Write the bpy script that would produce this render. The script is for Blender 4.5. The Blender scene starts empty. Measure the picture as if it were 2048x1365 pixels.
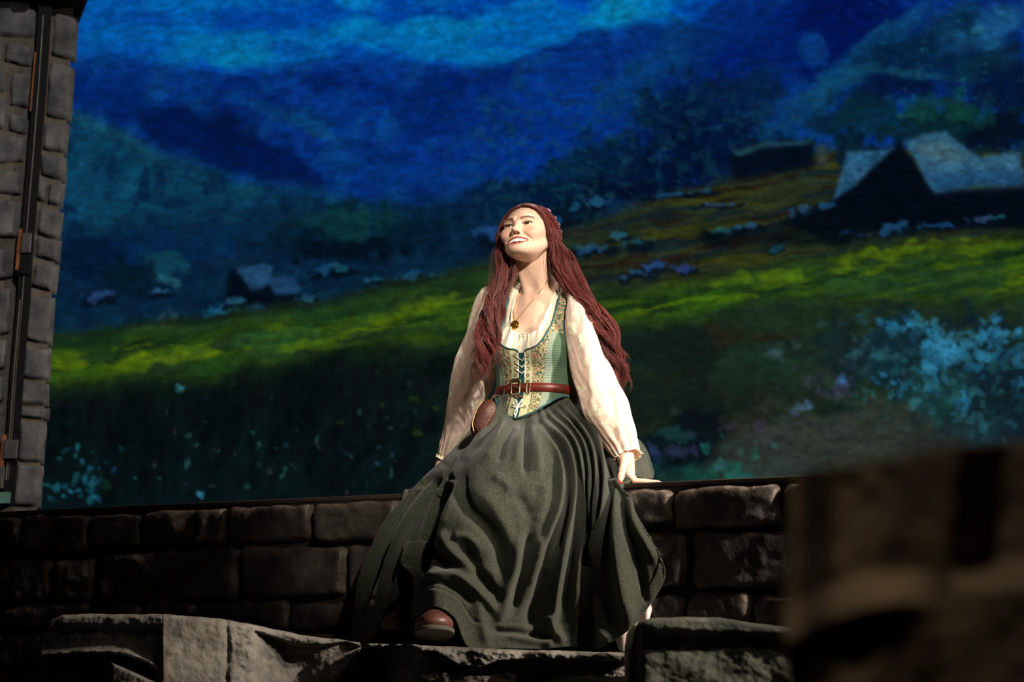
import bpy, bmesh, math, random
import numpy as np
from mathutils import Vector, Matrix

# ------------------------------------------------------------------ camera, world, lights, exposure
F = 4500.0                      # focal length in pixels of the 2048 x 1365 frame
CX, CY = 1024.0, 682.5
ZC = -0.02                      # camera height (0 = the stone the feet rest on)
HORIZON = 1310.0
PIT = math.atan((HORIZON - CY) / F)
CP, SP = math.cos(PIT), math.sin(PIT)
scene = bpy.context.scene
cam = bpy.data.cameras.new('camera'); camo = bpy.data.objects.new('camera', cam)
scene.collection.objects.link(camo); scene.camera = camo
camo.location = (0, 0, ZC); camo.rotation_euler = (math.pi / 2 + PIT, 0, 0)
cam.sensor_width = 36.0; cam.lens = 36.0 * F / 2048.0
cam.clip_start = 0.05; cam.clip_end = 100
cam.dof.use_dof = True; cam.dof.focus_distance = 7.0; cam.dof.aperture_fstop = 4.0

world = bpy.data.worlds.new('world'); scene.world = world; world.use_nodes = True
world.node_tree.nodes['Background'].inputs[0].default_value = (0.55, 0.7, 1.0, 1)
world.node_tree.nodes['Background'].inputs[1].default_value = 0.004
vs = scene.view_settings
vs.view_transform = 'Standard'; vs.look = 'None'; vs.gamma = 1.0; vs.exposure = 0.0; vs.use_curve_mapping = False

def spot(name, loc, aim, energy, color, angle, blend=0.6, radius=0.12):
    l = bpy.data.lights.new(name, 'SPOT'); l.energy = energy; l.color = color
    l.spot_size = math.radians(angle); l.spot_blend = blend; l.shadow_soft_size = radius
    o = bpy.data.objects.new(name, l); scene.collection.objects.link(o)
    o.location = loc
    o.rotation_euler = (Vector(aim) - Vector(loc)).to_track_quat('-Z', 'Y').to_euler()
    return o
# follow spot on the singer, high in the house to the right
spot('follow_spot', (2.0, 0.3, 4.1), (0.06, 7.0, 0.84), 2900, (1.0, 0.90, 0.76), 10.2, 0.75, 0.10)
# broad front wash at a low level
spot('front_wash', (3.2, 1.0, 4.4), (-0.3, 6.9, 0.1), 140, (1.0, 0.86, 0.70), 40, 0.8, 0.25)
# side light rakes along the wall from the right wing
spot('wing_light', (5.6, 3.2, 3.0), (-0.4, 6.9, 0.2), 1750, (1.0, 0.92, 0.80), 44, 0.6, 0.15)
# raking light high in the right wing, almost in the plane of the low wall
spot('raking_light', (3.6, 4.75, 2.3), (3.6 - 3.825, 4.75 + 2.31, 2.3 - 2.20), 1050, (1.0, 0.82, 0.66), 22, 0.45, 0.08)
# back light on hair and shoulders
spot('back_light', (0.8, 9.3, 5.6), (0.0, 7.1, 0.5), 520, (1.0, 0.82, 0.66), 46, 0.6, 0.15)
# side light from the left wing, kept on the upper body
spot('left_wing_light', (-4.6, 5.2, 3.4), (-0.12, 7.1, 1.02), 420, (1.0, 0.86, 0.74), 7.5, 0.8, 0.12)
# unseen lamp added to brighten the near rock and its ledge
spot('near_rock_fill', (0.12, 0.55, 3.3), (0.33, 1.6, 0.1), 360, (1.0, 0.84, 0.62), 24, 0.6, 0.1)
# cool wash on the tower
spot('tower_light', (0.4, 3.0, 5.0), (-2.05, 9.0, 1.75), 900, (1.0, 0.97, 0.93), 22, 0.5, 0.2)

# ------------------------------------------------------------------ pixel <-> place helpers
def ray(px, py):
    x = (np.asarray(px, float) - CX) / F; u = (CY - np.asarray(py, float)) / F
    return np.stack([x + 0 * u, CP - u * SP, SP + u * CP], -1)
CAMP = np.array([0, 0, ZC])
def P(px, py, Y):
    d = ray(px, py); t = np.asarray(Y, float) / d[..., 1]
    return CAMP + d * t[..., None]
def PZ(px, Y, z):
    dep = Y * CP + (z - ZC) * SP
    return np.array([(px - CX) / F * dep, Y, z])
def proj(p):
    p = np.asarray(p, float) - CAMP
    dep = p[..., 1] * CP + p[..., 2] * SP; up = -p[..., 1] * SP + p[..., 2] * CP
    return CX + F * p[..., 0] / dep, CY - F * up / dep
def on_z(px, py, z):
    d = ray(px, py); t = (z - ZC) / d[..., 2]; return CAMP + d * np.asarray(t)[..., None]

def lin(c):
    c = np.asarray(c, float) / 255.0
    return np.where(c <= 0.04045, c / 12.92, ((c + 0.055) / 1.055) ** 2.4)

# ------------------------------------------------------------------ noise (numpy)
def _h(ix, iy, iz, seed):
    n = (ix.astype(np.int64) * 374761393 + iy.astype(np.int64) * 668265263 + iz.astype(np.int64) * 2147483647 + seed * 974634533) & 0xffffffff
    n = ((n ^ (n >> 13)) * 1274126177) & 0xffffffff
    n = ((n ^ (n >> 16)) * 2246822519) & 0xffffffff
    return ((n ^ (n >> 15)) & 0xffffff) / float(0xffffff)
def vn2(x, y, seed=0):
    xi = np.floor(x); yi = np.floor(y); fx = x - xi; fy = y - yi
    fx = fx * fx * (3 - 2 * fx); fy = fy * fy * (3 - 2 * fy); z = np.zeros_like(xi)
    a = _h(xi, yi, z, seed); b = _h(xi + 1, yi, z, seed); c = _h(xi, yi + 1, z, seed); d = _h(xi + 1, yi + 1, z, seed)
    return (a * (1 - fx) + b * fx) * (1 - fy) + (c * (1 - fx) + d * fx) * fy
def fbm2(x, y, seed=0, oct=4, gain=0.5):
    s = 0; a = 1; t = 0
    x = np.asarray(x, float); y = np.asarray(y, float)
    for i in range(oct):
        s = s + a * vn2(x + 17.3 * i, y - 9.1 * i, seed + i * 7); t += a; a *= gain; x = x * 2.03; y = y * 2.03
    return s / t
def vn3(x, y, z, seed=0):
    xi = np.floor(x); yi = np.floor(y); zi = np.floor(z); fx = x - xi; fy = y - yi; fz = z - zi
    fx = fx * fx * (3 - 2 * fx); fy = fy * fy * (3 - 2 * fy); fz = fz * fz * (3 - 2 * fz)
    r = 0
    for dx in (0, 1):
        for dy in (0, 1):
            for dz in (0, 1):
                r = r + _h(xi + dx, yi + dy, zi + dz, seed) * (fx if dx else 1 - fx) * (fy if dy else 1 - fy) * (fz if dz else 1 - fz)
    return r
def fbm3(p, sc, seed=0, oct=3):
    s = 0; a = 1; t = 0
    for i in range(oct):
        s = s + a * vn3(p[..., 0] * sc + 5 * i, p[..., 1] * sc, p[..., 2] * sc, seed + i); t += a; a *= 0.5; sc *= 2.1
    return s / t
def sstep(a, b, x):
    t = np.clip((x - a) / (b - a), 0, 1); return t * t * (3 - 2 * t)
def crom(pts, n):
    """Catmull-Rom through pts (k,dim), n samples, chord-parametrised."""
    p = np.asarray(pts, float); k = len(p)
    d = np.r_[0, np.cumsum(np.maximum(np.linalg.norm(np.diff(p, axis=0), axis=1), 1e-6) ** 0.5)]
    m = np.zeros_like(p)
    m[1:-1] = ((p[2:] - p[1:-1]) / (d[2:] - d[1:-1])[:, None] * (d[1:-1] - d[:-2])[:, None] + (p[1:-1] - p[:-2]) / (d[1:-1] - d[:-2])[:, None] * (d[2:] - d[1:-1])[:, None]) / (d[2:] - d[:-2])[:, None]
    m[0] = (p[1] - p[0]) / (d[1] - d[0]); m[-1] = (p[-1] - p[-2]) / (d[-1] - d[-2])
    t = np.linspace(0, d[-1], n); i = np.clip(np.searchsorted(d, t, 'right') - 1, 0, k - 2)
    h = (d[i + 1] - d[i]); s = ((t - d[i]) / h)[:, None]; h = h[:, None]
    return (2*s**3-3*s**2+1)*p[i] + (s**3-2*s**2+s)*h*m[i] + (-2*s**3+3*s**2)*p[i+1] + (s**3-s**2)*h*m[i+1]
def even(pts, n):
    p = np.asarray(pts, float); d = np.r_[0, np.cumsum(np.linalg.norm(np.diff(p, axis=0), axis=1))]
    t = np.linspace(0, d[-1], n); return np.stack([np.interp(t, d, p[:, a]) for a in range(p.shape[1])], -1)

# ------------------------------------------------------------------ mesh helpers
COL = scene.collection
def mk(name, V, Fc, mat=None, parent=None, smooth=True, col=None, attrs=None):
    """one mesh object from vertex array and face array/list"""
    me = bpy.data.meshes.new(name); V = np.asarray(V, np.float32)
    if isinstance(Fc, np.ndarray):
        k = Fc.shape[1]; nf = len(Fc)
        me.vertices.add(len(V)); me.vertices.foreach_set('co', V.ravel())
        me.loops.add(nf * k); me.loops.foreach_set('vertex_index', Fc.astype(np.int32).ravel())
        me.polygons.add(nf); me.polygons.foreach_set('loop_start', np.arange(0, nf * k, k, dtype=np.int32))
        me.update(calc_edges=True); me.validate()
    else:
        me.from_pydata([tuple(map(float, v)) for v in V], [], [tuple(map(int, f)) for f in Fc]); me.update()
    me.polygons.foreach_set('use_smooth', np.full(len(me.polygons), bool(smooth)))
    if col is not None:
        a = me.color_attributes.new('Col', 'FLOAT_COLOR', 'POINT')
        c = np.ones((len(V), 4), np.float32); c[:, :3] = col; a.data.foreach_set('color', c.ravel())
    for k_, v_ in (attrs or {}).items():
        a = me.attributes.new(k_, 'FLOAT', 'POINT'); a.data.foreach_set('value', np.asarray(v_, np.float32))
    if mat: me.materials.append(mat)
    o = bpy.data.objects.new(name, me); COL.objects.link(o)
    if parent: o.parent = parent; o.matrix_parent_inverse = Matrix.Identity(4) if parent.type != 'EMPTY' else parent.matrix_basis.inverted()
    return o
def fixn(o):
    bm = bmesh.new(); bm.from_mesh(o.data); bmesh.ops.recalc_face_normals(bm, faces=bm.faces); bm.to_mesh(o.data); bm.free(); return o
def empty(name, loc):
    o = bpy.data.objects.new(name, None); COL.objects.link(o); o.location = loc; o.empty_display_size = .1; return o
def tag(o, label=None, cat=None, group=None, kind=None):
    if label: o['label'] = label
    if cat: o['category'] = cat
    if group: o['group'] = group
    if kind: o['kind'] = kind
    return o
def grid_faces(nu, nv, wrap=False):
    """vertex index = i*nv + j"""
    i = np.arange(nu if wrap else nu - 1); j = np.arange(nv - 1)
    I, J = np.meshgrid(i, j, indexing='ij'); I2 = (I + 1) % nu
    return np.stack([I * nv + J, I2 * nv + J, I2 * nv + J + 1, I * nv + J + 1], -1).reshape(-1, 4)
def tube(pts, rad, sides=8, flat=None, up=None):
    """swept tube, capped by closing rings to a point; returns V, F(quads)"""
    p = np.asarray(pts, float); n = len(p); rad = np.broadcast_to(np.asarray(rad, float), (n,))
    t = np.gradient(p, axis=0); t /= np.maximum(np.linalg.norm(t, axis=1), 1e-9)[:, None]
    nrm = np.zeros_like(p)
    a = np.array(up if up is not None else ([0, 0, 1] if abs(t[0][2]) < .9 else [1, 0, 0]), float)
    for i in range(n):
        a = a - t[i] * a.dot(t[i]); l = np.linalg.norm(a)
        a = a / l if l > 1e-6 else np.array([1., 0, 0]); nrm[i] = a
    b = np.cross(t, nrm); th = np.arange(sides) / sides * 2 * math.pi
    fl = 1.0 if flat is None else flat
    ring = p[:, None] + rad[:, None, None] * (np.cos(th)[None, :, None] * nrm[:, None] * fl + np.sin(th)[None, :, None] * b[:, None])
    V = np.concatenate([p[None, 0].repeat(sides, 0), ring.reshape(-1, 3), p[None, -1].repeat(sides, 0)])
    n2 = n + 2; j = np.arange(sides); I, J = np.meshgrid(np.arange(n2 - 1), j, indexing='ij'); J2 = (J + 1) % sides
    Fq = np.stack([I * sides + J, I * sides + J2, (I + 1) * sides + J2, (I + 1) * sides + J], -1).reshape(-1, 4)
    return V, Fq
class MB:
    """collects vertex / quad arrays of ONE part"""
    def __init__(s): s.V = []; s.F = []; s.n = 0; s.C = []
    def add(s, V, Fq, col=None):
        s.V.append(np.asarray(V, float)); s.F.append(np.asarray(Fq) + s.n); s.n += len(V)
        if col is not None: s.C.append(np.broadcast_to(np.asarray(col, float), (len(V), 3)))
        return s
    def box(s, c, ax, ay, az):
        c, ax, ay, az = (np.asarray(q, float) for q in (c, ax, ay, az))
        V = [c + i * ax + j * ay + k * az for i in (-1, 1) for j in (-1, 1) for k in (-1, 1)]
        s.add(V, [[0, 1, 3, 2], [4, 6, 7, 5], [0, 4, 5, 1], [2, 3, 7, 6], [0, 2, 6, 4], [1, 5, 7, 3]]); return s
    def build(s, name, mat, parent=None, smooth=True, bevel=0):
        o = mk(name, np.concatenate(s.V), np.concatenate(s.F), mat, parent, smooth, np.concatenate(s.C) if s.C else None)
        if bevel:
            m = o.modifiers.new('bevel', 'BEVEL'); m.width = bevel; m.segments = 2; m.limit_method = 'ANGLE'
        return o

# ------------------------------------------------------------------ materials
def nodes(name):
    m = bpy.data.materials.new(name); m.use_nodes = True; nt = m.node_tree
    return m, nt, nt.nodes['Principled BSDF']
def mat(name, cols, rough=0.7, scale=8.0, detail=5, bump=0.0, bscale=40.0, bdist=0.004, attr=False, attr_mix=1.0, spec=0.3, metal=0.0, sheen=0, sss=0, stretch=(1, 1, 1), contrast=(0.3, 0.7), transl=0):
    """procedural surface: colours blended by noise, relief by a second noise"""
    m, nt, b = nodes(name); N = nt.nodes; L = nt.links
    tc = N.new('ShaderNodeTexCoord'); mp = N.new('ShaderNodeMapping'); mp.inputs['Scale'].default_value = stretch
    L.new(tc.outputs['Object'], mp.inputs[0])
    no = N.new('ShaderNodeTexNoise'); no.inputs['Scale'].default_value = scale; no.inputs['Detail'].default_value = detail; no.inputs['Roughness'].default_value = .62
    L.new(mp.outputs[0], no.inputs['Vector'])
    cr = N.new('ShaderNodeValToRGB'); L.new(no.outputs['Fac'], cr.inputs[0]); e = cr.color_ramp.elements
    cols = [tuple(lin(c)) + (1,) for c in cols]
    for i, c in enumerate(cols):
        pos = contrast[0] + (contrast[1] - contrast[0]) * i / max(1, len(cols) - 1)
        if i < 2: e[i].position = pos if len(cols) > 1 else i; e[i].color = c
        else: x = e.new(pos); x.color = c
    if len(cols) == 1: e[1].color = cols[0]
    out = cr.outputs[0]
    if attr:
        at = N.new('ShaderNodeAttribute'); at.attribute_name = 'Col'
        mx = N.new('ShaderNodeMix'); mx.data_type = 'RGBA'; mx.blend_type = 'MULTIPLY'; mx.inputs['Factor'].default_value = attr_mix
        L.new(out, mx.inputs['A']); L.new(at.outputs['Color'], mx.inputs['B']); out = mx.outputs['Result']
    L.new(out, b.inputs['Base Color'])
    b.inputs['Roughness'].default_value = rough; b.inputs['Specular IOR Level'].default_value = spec; b.inputs['Metallic'].default_value = metal
    if sheen: b.inputs['Sheen Weight'].default_value = sheen
    if sss:
        b.inputs['Subsurface Weight'].default_value = sss; b.inputs['Subsurface Radius'].default_value = (1, .35, .2); b.inputs['Subsurface Scale'].default_value = .006
    if transl: b.inputs['Transmission Weight'].default_value = transl
    if bump:
        n2 = N.new('ShaderNodeTexNoise'); n2.inputs['Scale'].default_value = bscale; n2.inputs['Detail'].default_value = 6; L.new(mp.outputs[0], n2.inputs['Vector'])
        bp = N.new('ShaderNodeBump'); bp.inputs['Strength'].default_value = bump; bp.inputs['Distance'].default_value = bdist
        L.new(n2.outputs['Fac'], bp.inputs['Height']); L.new(bp.outputs[0], b.inputs['Normal'])
    return m
# ================================================================== THE STAGE
STAGE_Z = -0.60
floor_mat = mat('stage_floor_paint', [(14, 13, 12), (24, 22, 20)], rough=.75, scale=3, bump=.2)
o = mk('floor', [(-9, 1.2, STAGE_Z), (9, 1.2, STAGE_Z), (9, 13.5, STAGE_Z), (-9, 13.5, STAGE_Z)], np.array([[0, 1, 2, 3]]), floor_mat, smooth=False)
tag(o, 'dark painted stage floor under the scenery', None, kind='structure')

# ------------------------------------------------------------------ video backdrop
SCREEN_Y = 11.5
def seg(pts, x):
    p = np.asarray(pts, float); return np.interp(x, p[:, 0], p[:, 1])
def sig(v): return 1 / (1 + np.exp(-np.clip(v, -40, 40)))
def inpoly(px, py, poly, soft=5.0):
    """soft mask of a polygon"""
    poly = np.asarray(poly, float); x0, y0 = poly.min(0) - 40; x1, y1 = poly.max(0) + 40
    m = np.zeros_like(px); w = (px > x0) & (px < x1) & (py > y0) & (py < y1)
    if not w.any(): return m
    x = px[w]; y = py[w]; ins = np.zeros(x.shape, bool); dist = np.full(x.shape, 1e9)
    for i in range(len(poly)):
        a = poly[i]; b = poly[(i + 1) % len(poly)]
        c = ((a[1] > y) != (b[1] > y)) & (x < (b[0] - a[0]) * (y - a[1]) / (b[1] - a[1] + 1e-12) + a[0]); ins ^= c
        ab = b - a; t = np.clip(((x - a[0]) * ab[0] + (y - a[1]) * ab[1]) / (ab @ ab + 1e-9), 0, 1)
        dist = np.minimum(dist, np.hypot(x - a[0] - t * ab[0], y - a[1] - t * ab[1]))
    m[w] = sig(np.where(ins, dist, -dist) / soft * 2.2); return m
def paint_screen(px, py):
    C = np.zeros(px.shape + (3,))
    qx = px + 13 * (fbm2(px / 24, py / 24, 201, 2) - .5) + 26 * (fbm2(px / 70, py / 60, 202, 2) - .5); qy = py + 11 * (fbm2(px / 22, py / 22, 203, 2) - .5) + 20 * (fbm2(px / 70, py / 60, 204, 2) - .5)
    def lay(mask, col):
        nonlocal C
        C = C * (1 - mask[..., None]) + np.asarray(col, float) * mask[..., None]
    def blob(x, y, rx, ry, col, op=1.0, ang=0.0, rag=0.35, seed=1, ns=30.0):
        ca, sa = math.cos(ang), math.sin(ang); dx = qx - x; dy = qy - y
        w = (np.abs(dx) < 1.9 * max(rx, ry)) & (np.abs(dy) < 1.9 * max(rx, ry))
        if not w.any(): return
        m = np.zeros_like(px); X = dx[w]; Y_ = dy[w]
        r = np.hypot((X * ca + Y_ * sa) / rx, (-X * sa + Y_ * ca) / ry) + rag * 2 * (fbm2(px[w] / ns, py[w] / ns, seed, 2) - .5)
        m[w] = op * sstep(1.15, .50, r); lay(m, col)
    # painterly warp and brush noises
    wx = px + 26 * (fbm2(px / 70, py / 70, 3, 3) - .5); wy = py + 22 * (fbm2(px / 70, py / 70, 9, 3) - .5)
    brush = fbm2(wx / 46, wy / 19, 21, 4); brush2 = fbm2((wx + wy * .5) / 30, (wy - wx * .35) / 70, 33, 4); fine = fbm2(px / 9, py / 7, 44, 3)
    big = fbm2(px / 300, py / 160, 55, 3)
    # sky
    C[:] = (2, 62, 160)
    lay(.75 * sig((240 - px) / 90) * sig((150 - py) / 50), (4, 92, 176)); lay(.55 * sig((px - 1000) / 150), (0, 70, 178))
    cl = sstep(.44, .66, fbm2(wx / 120, wy / 34, 77, 4)); lay(.75 * cl, (2, 100, 182))
    for x, y, rx, ry, c, op in [(470, 98, 150, 34, (4, 104, 176), .9), (505, 118, 70, 24, (4, 112, 176), .9), (700, 50, 55, 22, (4, 116, 184), .9), (770, 70, 120, 26, (2, 104, 180), .8), (900, 62, 110, 28, (4, 112, 184), .9), (870, 96, 90, 22, (2, 106, 180), .8), (980, 110, 110, 16, (2, 106, 184), .85), (700, 5, 60, 16, (6, 112, 190), .9), (1070, 4, 60, 12, (10, 110, 196), .8), (1250, 14, 85, 36, (6, 122, 182), .95), (1210, 45, 60, 18, (4, 118, 180), .8), (1090, 85, 60, 14, (2, 108, 196), .8), (1340, 8, 80, 22, (0, 100, 190), .6), (250, 75, 110, 34, (2, 84, 172), .7), (600, 30, 120, 30, (0, 62, 168), .5), (585, 98, 50, 16, (2, 70, 160), .7)]:
        blob(x, y, rx, ry, c, op, -.05, .4, int(x), 40)
    # far range
    ridge = seg([(-600, 60), (100, 96), (160, 108), (250, 122), (330, 124), (400, 138), (470, 148), (530, 134), (620, 124), (720, 126), (880, 132), (960, 134), (1000, 128), (1060, 104), (1150, 70), (1250, 56), (1390, 42), (1425, 8), (1480, -70), (1700, -300), (2700, -400)], wx + 6 * (brush - .5))
    far = sig((wy - ridge) / 4.5)
    base = np.stack([2 + 6 * brush, 34 + 26 * brush + 10 * (big - .5), 108 + 44 * brush], -1); lay(far, base)
    lay(far * .5 * sstep(.52, .72, brush2), (8, 66, 128)); lay(far * .55 * sstep(.55, .75, fbm2(wx / 80, wy / 40, 91, 4)), (2, 24, 92))
    for x, y, rx, ry, c, op, a in [(440, 280, 170, 62, (2, 20, 70), .95, .25), (330, 250, 110, 50, (2, 24, 84), .85, .3), (520, 330, 150, 34, (2, 22, 78), .9, .2), (230, 190, 90, 60, (2, 34, 104), .8, .2), (880, 210, 150, 60, (2, 30, 104), .7, .1), (720, 300, 110, 30, (4, 44, 116), .7, .45), (640, 265, 70, 16, (12, 70, 118), .6, .5), (560, 225, 110, 26, (6, 56, 112), .6, .3), (760, 345, 160, 24, (4, 50, 122), .6, .1), (860, 350, 150, 40, (4, 48, 128), .6, .05), (980, 240, 120, 60, (3, 44, 130), .6, 0), (1130, 200, 130, 80, (3, 46, 134), .6, -.5), (1060, 330, 120, 70, (2, 46, 142), .8, -.6)]:
        blob(x, y, rx, ry, c, op, a, .5, int(x + y), 45)
    # right-hand mountain
    for x, y, rx, ry, c, op, a in [(1320, 130, 150, 60, (6, 54, 116), .8, -.55), (1390, 200, 200, 90, (2, 30, 104), .85, -.7), (1560, 90, 190, 110, (2, 28, 106), .9, -.7), (1720, 40, 150, 120, (2, 18, 84), .9, -.8), (1480, 30, 110, 50, (4, 40, 118), .7, -.6), (1630, 100, 36, 38, (8, 58, 130), .8, 0), (1760, 80, 190, 26, (10, 64, 116), .85, -.66), (1900, 60, 130, 60, (10, 52, 92), .9, -.4), (1975, 55, 90, 40, (26, 88, 142), .75, -.5), (1960, 90, 90, 22, (22, 84, 136), .7, .25), (1820, 125, 150, 70, (4, 32, 62), .85, -.4), (1640, 190, 130, 30, (14, 68, 108), .85, -.55), (1690, 225, 110, 30, (6, 32, 60), .9, -.4), (1790, 165, 80, 28, (4, 20, 62), .9, .1), (1840, 150, 110, 10, (18, 74, 102), .6, .15), (2010, 170, 120, 80, (4, 20, 52), .9, .2), (1960, 135, 90, 30, (8, 44, 66), .8, -.3), (1560, 240, 90, 60, (6, 50, 110), .7, -.9), (1480, 270, 60, 60, (4, 38, 96), .8, -.6)]:
        blob(x, y, rx, ry, c, op, a, .5, int(x + y), 45)
    dots = sstep(.62, .72, fine) * sstep(.5, .65, brush2); lay(dots * .35 * sig((px - 1750) / 50) * sig((330 - py) / 60), (40, 110, 130))
    # left-hand slope
    hill = seg([(-600, 60), (60, 190), (130, 215), (210, 245), (260, 275), (330, 305), (410, 335), (500, 362), (600, 388), (700, 400), (900, 425), (1100, 440), (2700, 470)], wx)
    hm = sig((wy - hill) / 7); hc = np.stack([4 + 12 * brush2, 30 + 52 * brush2, 62 + 56 * brush2], -1); lay(hm, hc)
    lay(hm * .6 * sstep(.5, .7, brush) * sig((760 - px) / 60), (10, 64, 96)); lay(hm * .65 * sstep(.55, .7, fbm2(wx / 38, wy / 60, 12, 4)) * sig((700 - px) / 60), (4, 26, 62))
    lay(.45 * sstep(20, 0, np.abs(wy - hill - 14)) * sig((330 - px) / 30), (24, 84, 108)); lay(hm * .35 * sig((px - 420) / 30) * sig((760 - px) / 30) * sstep(.45, .65, brush), (14, 62, 78))
    # valley band and trees
    vb = seg([(-600, 560), (100, 470), (260, 440), (420, 436), (520, 430), (620, 418), (760, 408), (900, 392), (1040, 372), (1200, 400), (1300, 400), (2700, 300)], wx)
    vm = sig((wy - vb) / 12); lay(vm * .92, np.stack([3 + 8 * brush, 20 + 26 * brush, 44 + 34 * brush], -1))
    for x, y, rx, ry, c, op in [(690, 450, 130, 42, (6, 38, 54), .9), (650, 440, 50, 22, (14, 58, 66), .5), (725, 440, 34, 20, (16, 66, 66), .5), (770, 452, 40, 22, (16, 62, 62), .45), (700, 470, 30, 16, (14, 58, 58), .45), (790, 470, 60, 40, (4, 28, 44), .9), (600, 480, 60, 34, (4, 26, 42), .9), (700, 500, 170, 26, (3, 16, 30), .9), (860, 470, 60, 50, (4, 26, 48), .8), (470, 470, 110, 30, (6, 40, 76), .7), (300, 500, 160, 40, (4, 34, 76), .7), (180, 520, 90, 40, (3, 24, 52), .8), (330, 530, 40, 28, (14, 62, 82), .8), (345, 560, 26, 14, (30, 88, 108), .8), (255, 560, 60, 34, (4, 26, 44), .9), (415, 560, 40, 26, (4, 30, 54), .8)]:
        blob(x, y, rx, ry, c, op, 0, .7, int(x + 3 * y), 22)
    # clump of trees right of centre
    for x, y, rx, ry, c in [(1350, 240, 75, 78, (4, 26, 62)), (1430, 225, 80, 80, (4, 28, 66)), (1500, 190, 60, 60, (5, 32, 74)), (1290, 330, 80, 75, (3, 22, 52)), (1200, 330, 75, 60, (4, 28, 58)), (1130, 370, 70, 60, (5, 34, 66)), (1070, 395, 60, 50, (4, 26, 56)), (1400, 320, 110, 80, (2, 16, 46)), (1480, 290, 70, 60, (3, 22, 58)), (1150, 430, 80, 40, (3, 20, 40)), (1010, 390, 40, 40, (4, 30, 60)), (960, 400, 40, 40, (4, 28, 60)), (1250, 380, 110, 30, (2, 14, 40))]:
        blob(x, y, rx, ry, c, .93, 0, .75, int(x * 2 + y), 24)
    tz = sig((px - 920) / 30) * sig((1600 - px) / 40) * sig((py - 170) / 30) * sig((470 - py) / 30)
    lay(tz * .45 * sstep(.58, .72, fbm2(wx / 20, wy / 17, 61, 3)), (18, 62, 84)); lay(tz * .25 * sstep(.6, .72, fbm2(wx / 14, wy / 12, 62, 3)), (26, 84, 88))
    # olive field with rocks right of the singer
    ft = seg([(900, 560), (1040, 478), (1160, 452), (1280, 412), (1400, 372), (1560, 330), (1660, 300), (1800, 300), (2700, 300)], wx)
    fm = sig((wy - ft) / 5) * sig((px - 1020) / 60); sl = wy + .17 * wx
    streak = fbm2(wx / 130, sl / 9, 71, 4); lay(fm, np.stack([16 + 34 * streak, 28 + 30 * streak, 22 + 14 * streak], -1))
    lay(fm * .8 * sstep(.52, .66, fbm2(wx / 150, sl / 13, 72, 4)), (50, 56, 20)); lay(fm * .8 * sstep(.54, .66, fbm2(wx / 120, sl / 11, 73, 4)), (30, 22, 16)); lay(fm * .7 * sstep(.57, .68, fbm2(wx / 110, sl / 10, 74, 4)), (14, 32, 44))
    # hillside behind huts
    for x, y, rx, ry, c, op in [(1570, 300, 70, 26, (4, 18, 34), .9), (1780, 240, 140, 50, (8, 42, 58), .8), (1900, 260, 150, 50, (6, 34, 42), .9), (1700, 300, 50, 60, (6, 28, 44), .9), (2010, 270, 90, 50, (4, 16, 34), .95), (1880, 205, 90, 28, (14, 60, 60), .5), (1825, 232, 40, 12, (24, 86, 88), .5), (1905, 238, 44, 14, (18, 74, 66), .5), (1950, 230, 50, 30, (12, 54, 50), .6), (1760, 340, 60, 40, (5, 24, 44), .9)]:
        blob(x, y, rx, ry, c, op, 0, .8, int(x + y), 20)
    lay(inpoly(px, py, [(1455, 318), (1470, 298), (1630, 280), (1625, 330), (1600, 340), (1470, 358)], 8), (3, 12, 28)); lay(.8 * inpoly(wx, wy, [(1462, 300), (1620, 278), (1622, 286), (1470, 308)], 4), (34, 78, 98)); lay(.8 * inpoly(px, py, [(1632, 292), (1650, 288), (1656, 330), (1634, 334)], 6), (46, 62, 62))
    # big hut
    lay(inpoly(wx, py, [(1655, 405), (1690, 370), (1805, 285), (1835, 330), (1870, 380), (2400, 370), (2400, 470), (1900, 455), (1640, 470), (1560, 450)], 5), (3, 10, 22))
    lay(inpoly(px, py, [(1666, 400), (1684, 345), (1694, 304), (1765, 300), (1785, 298), (1745, 335), (1710, 372)], 4), np.stack([22 + 26 * fine, 66 + 30 * fine, 104 + 34 * fine], -1))
    lay(inpoly(px, py, [(1808, 284), (1850, 268), (1892, 264), (1930, 296), (1962, 316), (2010, 306), (2040, 306), (2050, 368), (1960, 372), (1870, 386), (1852, 364), (1830, 318)], 4), np.stack([34 + 20 * fine, 76 + 26 * fine, 110 + 30 * fine], -1))
    lay(.6 * inpoly(wx, wy, [(1840, 290), (1890, 280), (1940, 305), (1900, 325), (1850, 312)], 8), (70, 98, 110)); lay(.7 * inpoly(wx, wy, [(1850, 350), (2040, 340), (2040, 372), (1870, 384)], 8), (20, 62, 108))
    # left hut
    lay(inpoly(px, py, [(450, 600), (452, 560), (468, 534), (500, 545), (560, 560), (600, 600), (590, 625), (470, 630)], 6), (3, 12, 26))
    lay(inpoly(wx, py, [(470, 536), (530, 528), (548, 534), (540, 560), (524, 578), (500, 580), (484, 556)], 4), (28, 66, 106)); lay(inpoly(wx, py, [(526, 562), (560, 552), (590, 556), (604, 580), (598, 588), (556, 590)], 4), (26, 64, 106))
    # rocks and rubble
    rng = random.Random(5)
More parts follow.
